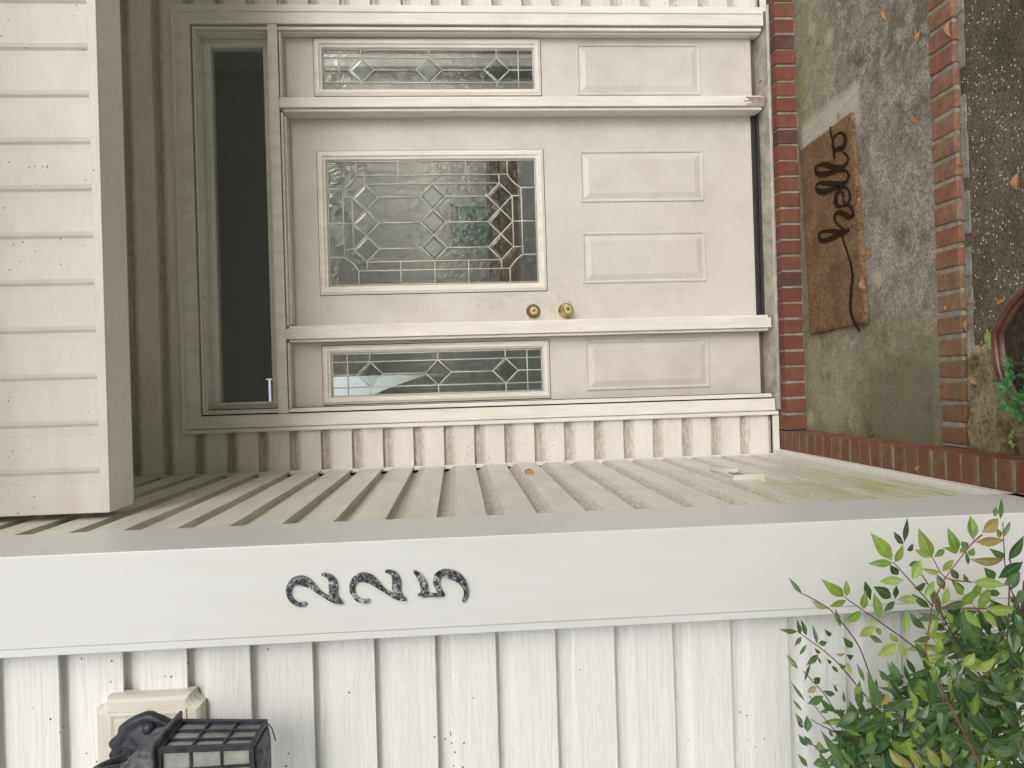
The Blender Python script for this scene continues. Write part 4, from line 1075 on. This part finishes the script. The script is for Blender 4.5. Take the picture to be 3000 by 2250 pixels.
for i in range(46):
    px, py = rl.uniform(2935, 3080), rl.uniform(1040, 1215)
    if px < 2950 and py < 1100: px += 25
    yy = rl.uniform(1.60, 1.74) if py < 1130 else rl.uniform(1.55, 1.66)
    b = onY(px, py, yy); a0 = rl.uniform(0, 6.28)
    ms.tube([(.02 + rl.uniform(-.02, .02), 1.62, PZ - .03), (b.x * .6, (b.y + 1.62) / 2, PZ - .0), tuple(b)], .0009, 4)
    for j in range(4):
        a = a0 + j * 1.5; dv = Vector((math.cos(a), math.sin(a) * .8, rl.uniform(.0, .6))).normalized(); ll = rl.uniform(.014, .027)
        leaf(mb, b, b + dv * ll, ll * .5, Vector((rl.uniform(-.4, .4), -.7, 1)), rl.random(), fold=.15, curl=.05)
mb.build('foliage', 'leaf_pot', pp, smooth=True, weld=False); ms.build('stems', 'stem', pp)
# round-leaved seedling by the pot corner
sg = thing('seedling', 'three round pale green leaves of a seedling at the pot corner', 'weed', (.06, 1.80, GZ))
mb = MB(); RND = [(0, .1), (.12, .62), (.3, .95), (.5, 1.05), (.7, .95), (.88, .62), (1, .1)]
for (ax, ay, bx, by) in ((2910, 988, 2884, 990), (2908, 1000, 2905, 1026), (2925, 1000, 2945, 1000)):
    a, b = onZ(ax, ay, PZ - .03 if ax > 2915 else -1.36), onZ(bx, by, PZ - .03 if ax > 2915 else -1.36)
    leaf(mb, a, b, (b - a).length * .85, Vector((0, -.5, 1)), .6, shape=RND, fold=.1, curl=.03)
mb.build('foliage', 'leaf_lime', sg, smooth=True, weld=False)
mb = MB(); q = onZ(2908, 995, -1.36); mb.tube([(q.x, q.y + .01, GZ), (q.x, q.y, -1.36)], .001, 5); mb.build('stem', 'stem', sg)
sg = thing('green_sprig', 'bright lime green weed sprig on the sandy soil', 'weed', tuple(onZ(2966, 1280, -1.475)))
mb = MB()
for (ax, ay, bx, by, w_) in ((2966, 1275, 2972, 1258, 9), (2966, 1285, 2960, 1270, 9), (2963, 1290, 2958, 1302, 10), (2964, 1296, 2970, 1312, 10), (2962, 1300, 2976, 1304, 8), (2975, 1272, 2995, 1276, 4)):
    a, b = onZ(ax, ay, -1.455), onZ(bx, by, -1.45); leaf(mb, a, b, w_ * .0009, Vector((0, -.4, 1)), .4, shape=RND, fold=.1)
mb.build('foliage', 'leaf_lime', sg, smooth=True, weld=False)
mb = MB(); a, b = onZ(2966, 1262, -1.458), onZ(2962, 1310, -1.458); mb.tube([a, a.lerp(b, .5) + Vector((.004, 0, 0)), b], .0009, 5); mb.build('stem', 'stem', sg)

# ------------------------------------------------------------------ fallen leaves: px, py, length px, angle deg in picture, width ratio, colour, surface z, label
FL = [(2594, 43, 40, 70, .3, .6, LZ, 'narrow orange fallen leaf on the concrete farthest from the side wall'),
      (2691, 108, 32, -80, .42, .65, LZ, 'orange fallen leaf on concrete between the far bricks and the edging'),
      (2513, 178, 20, -60, .6, .1, LZ, 'faded curled brown leaf in the middle of the bare concrete'),
      (2782, 86, 48, 80, .32, .8, LZ + .006, 'long light orange leaf lying across the far end of brick edging'),
      (2499, 349, 24, -40, .5, .8, LZ + .004, 'tan leaf touching the outer right corner of the doormat'),
      (2459, 340, 24, 85, .25, .2, LZ + .002, 'thin brown leaf sliver on the clean white concrete strip'),
      (2554, 372, 22, 30, .7, .9, LZ, 'short rounded tan leaf a little in front of the doormat corner'),
      (2685, 346, 38, 50, .45, .5, LZ, 'two toned brown leaf on concrete close to the edging'),
      (2814, 470, 32, 80, .55, .4, GZ + .003, 'brown leaf lying against the outer side of brick edging'),
      (2981, 531, 52, -85, .42, .7, GZ + .003, 'largest orange leaf alone on the dark wet slab'),
      (2522, 584, 20, 85, .45, .75, LZ + .002, 'small orange leaf tucked against the front edge of the mat under the word'),
      (2811, 562, 36, 85, .2, .85, GZ + .006, 'very thin pale leaf standing in the gap outside the edging'),
      (2809, 619, 22, -40, .6, 1, GZ + .006, 'pale pink leaf in the gap outside the edging'),
      (2546, 746, 24, -60, .55, .35, LZ, 'folded brown leaf just off the front middle of the doormat'),
      (2532, 829, 36, -110, .55, .95, mz + .004, 'pinkish leaf resting on the front edge of the doormat'),
      (2933, 883, 32, -25, .45, .55, GZ + .003, 'golden orange leaf on the slab beside the pot'),
      (2772, 902, 18, 70, .4, .6, LZ + .006, 'small orange leaf lying on top of a brick in the edging'),
      (2833, 953, 36, 88, .35, .65, GZ + .005, 'orange leaf in the joint at the outer foot of the edging'),
      (2856, 1116, 32, 45, .45, .8, -1.466, 'tan and brown leaf on the sandy soil below the edging'),
      (2879, 1012, 20, -30, .55, .2, -1.468, 'small rusty leaf on the sandy soil next to the seedling'),
      (2466, 1268, 14, 0, .9, .2, LZ, 'little rust leaf crumb at the foot of the brick ledge nearer the door'),
      (2554, 1268, 14, 0, .9, .2, LZ, 'little rust leaf crumb at the foot of the brick ledge farther from the door'),
      (2689, 1372, 22, -40, .5, .6, BZ + .003, 'orange leaf lying on top of the brick ledge by the white siding'),
      (2391, 890, 16, 30, .5, .15, mz + .004, 'small brown leaf bit on the left part of the doormat'),
      (2230, 242, 17, -70, .35, .0, -1.352, 'dark seed like leaf on the sill below the far sidelight')]
for (px, py, Lp, ang, wr, cl, z, lab) in FL:
    c_ = onZ(px, py, z + .003)
    ca, sa = math.cos(R(ang)), math.sin(R(ang))
    a = onZ(px - ca * Lp / 2, py - sa * Lp / 2, z + .003); b = onZ(px + ca * Lp / 2, py + sa * Lp / 2, z + .005)
    # width measured across the picture, turned into a world width
    a2 = onZ(px + sa * Lp * wr / 2, py - ca * Lp * wr / 2, z + .003); b2 = onZ(px - sa * Lp * wr / 2, py + ca * Lp * wr / 2, z + .003)
    mb = MB(); dd = (b - a).normalized(); wv = (b2 - a2); wv = wv - dd * wv.dot(dd)
    leaf(mb, a, b, max(wv.length, .004), Vector((rl.uniform(-.15, .15), rl.uniform(-.25, .1), 1)), cl, curl=.10, fold=.35)
    o = mb.build('fallen_leaf', 'dead', smooth=True, weld=False); tag(o, lab, 'fallen leaf', 'fallen leaves on the porch')
q = onY(1156, 1380, 3.198)
mb = MB(); leaf(mb, q + Vector((0, 0, .028)), q - Vector((0, 0, .028)), .015, Vector((.3, -1, 0)), .05); tag(mb.build('stuck_leaf', 'dead', smooth=True, weld=False), 'dark reddish brown dry leaf stuck in the corner joint of the siding', 'leaf')

# ------------------------------------------------------------------ the yard behind the camera (mirrored in the glass)
rt = random.Random(21)
tlab = ['tall spreading yard tree directly across from the door', 'dense tree left of the added pale slab', 'broad tree at the right of the yard', 'low bushy tree near the street', 'far tree at the left edge of the yard', 'far tree at the right edge of the yard']
for i, (x, y, hh, rr) in enumerate([(2.4, -12.5, 6.6, 3.3), (-4.6, -13, 6.2, 3.0), (7.4, -13, 6.4, 3.2), (-.8, -15, 6.0, 3.2), (-10.5, -15, 5.6, 3.0), (13, -16, 5.6, 3.0)]):
    tr = thing('yard_tree', tlab[i], 'tree', (x, y, -1.56))
    mb = MB(); mb.tube([(x, y, -1.6), (x + .1, y, hh * .35 - 1.5), (x, y + .1, hh * .75 - 1.5)], [.22, .16, .07], 8)
    for k_ in range(6):
        a = k_ * 1.05; z = hh * .35 - 1.4 + k_ * .25; mb.tube([(x, y, z), (x + math.cos(a) * rr * .6, y + math.sin(a) * rr * .6, z + 1.0)], [.08, .02], 6)
    mb.build('trunk', 'trunk', tr)
    mb = MB()
    cl = [(Vector((x, y, hh * .62 - 1.5)) + Vector((rt.gauss(0, .5) * rr, rt.gauss(0, .4) * rr, rt.gauss(0, .38) * rr * .8))) for _ in range(22)]
    for _ in range(2600):
        c_ = rt.choice(cl); v = Vector((rt.gauss(0, 1), rt.gauss(0, 1), rt.gauss(0, .8))).normalized() * rt.uniform(.5, 1) * rr * .28
        b = c_ + v; dv = Vector((rt.uniform(-1, 1), rt.uniform(-1, 1), rt.uniform(-1, .4))).normalized(); n_ = dv.orthogonal().normalized() * .07
        rn = rt.random(); mb.face([b, b + dv * .12 + n_, b + dv * .26, b + dv * .12 - n_], 0, rn)
    mb.build('crown', 'leaf_tree', tr, weld=False)

for o in bpy.data.objects:
    if '_w' in o: del o['_w']
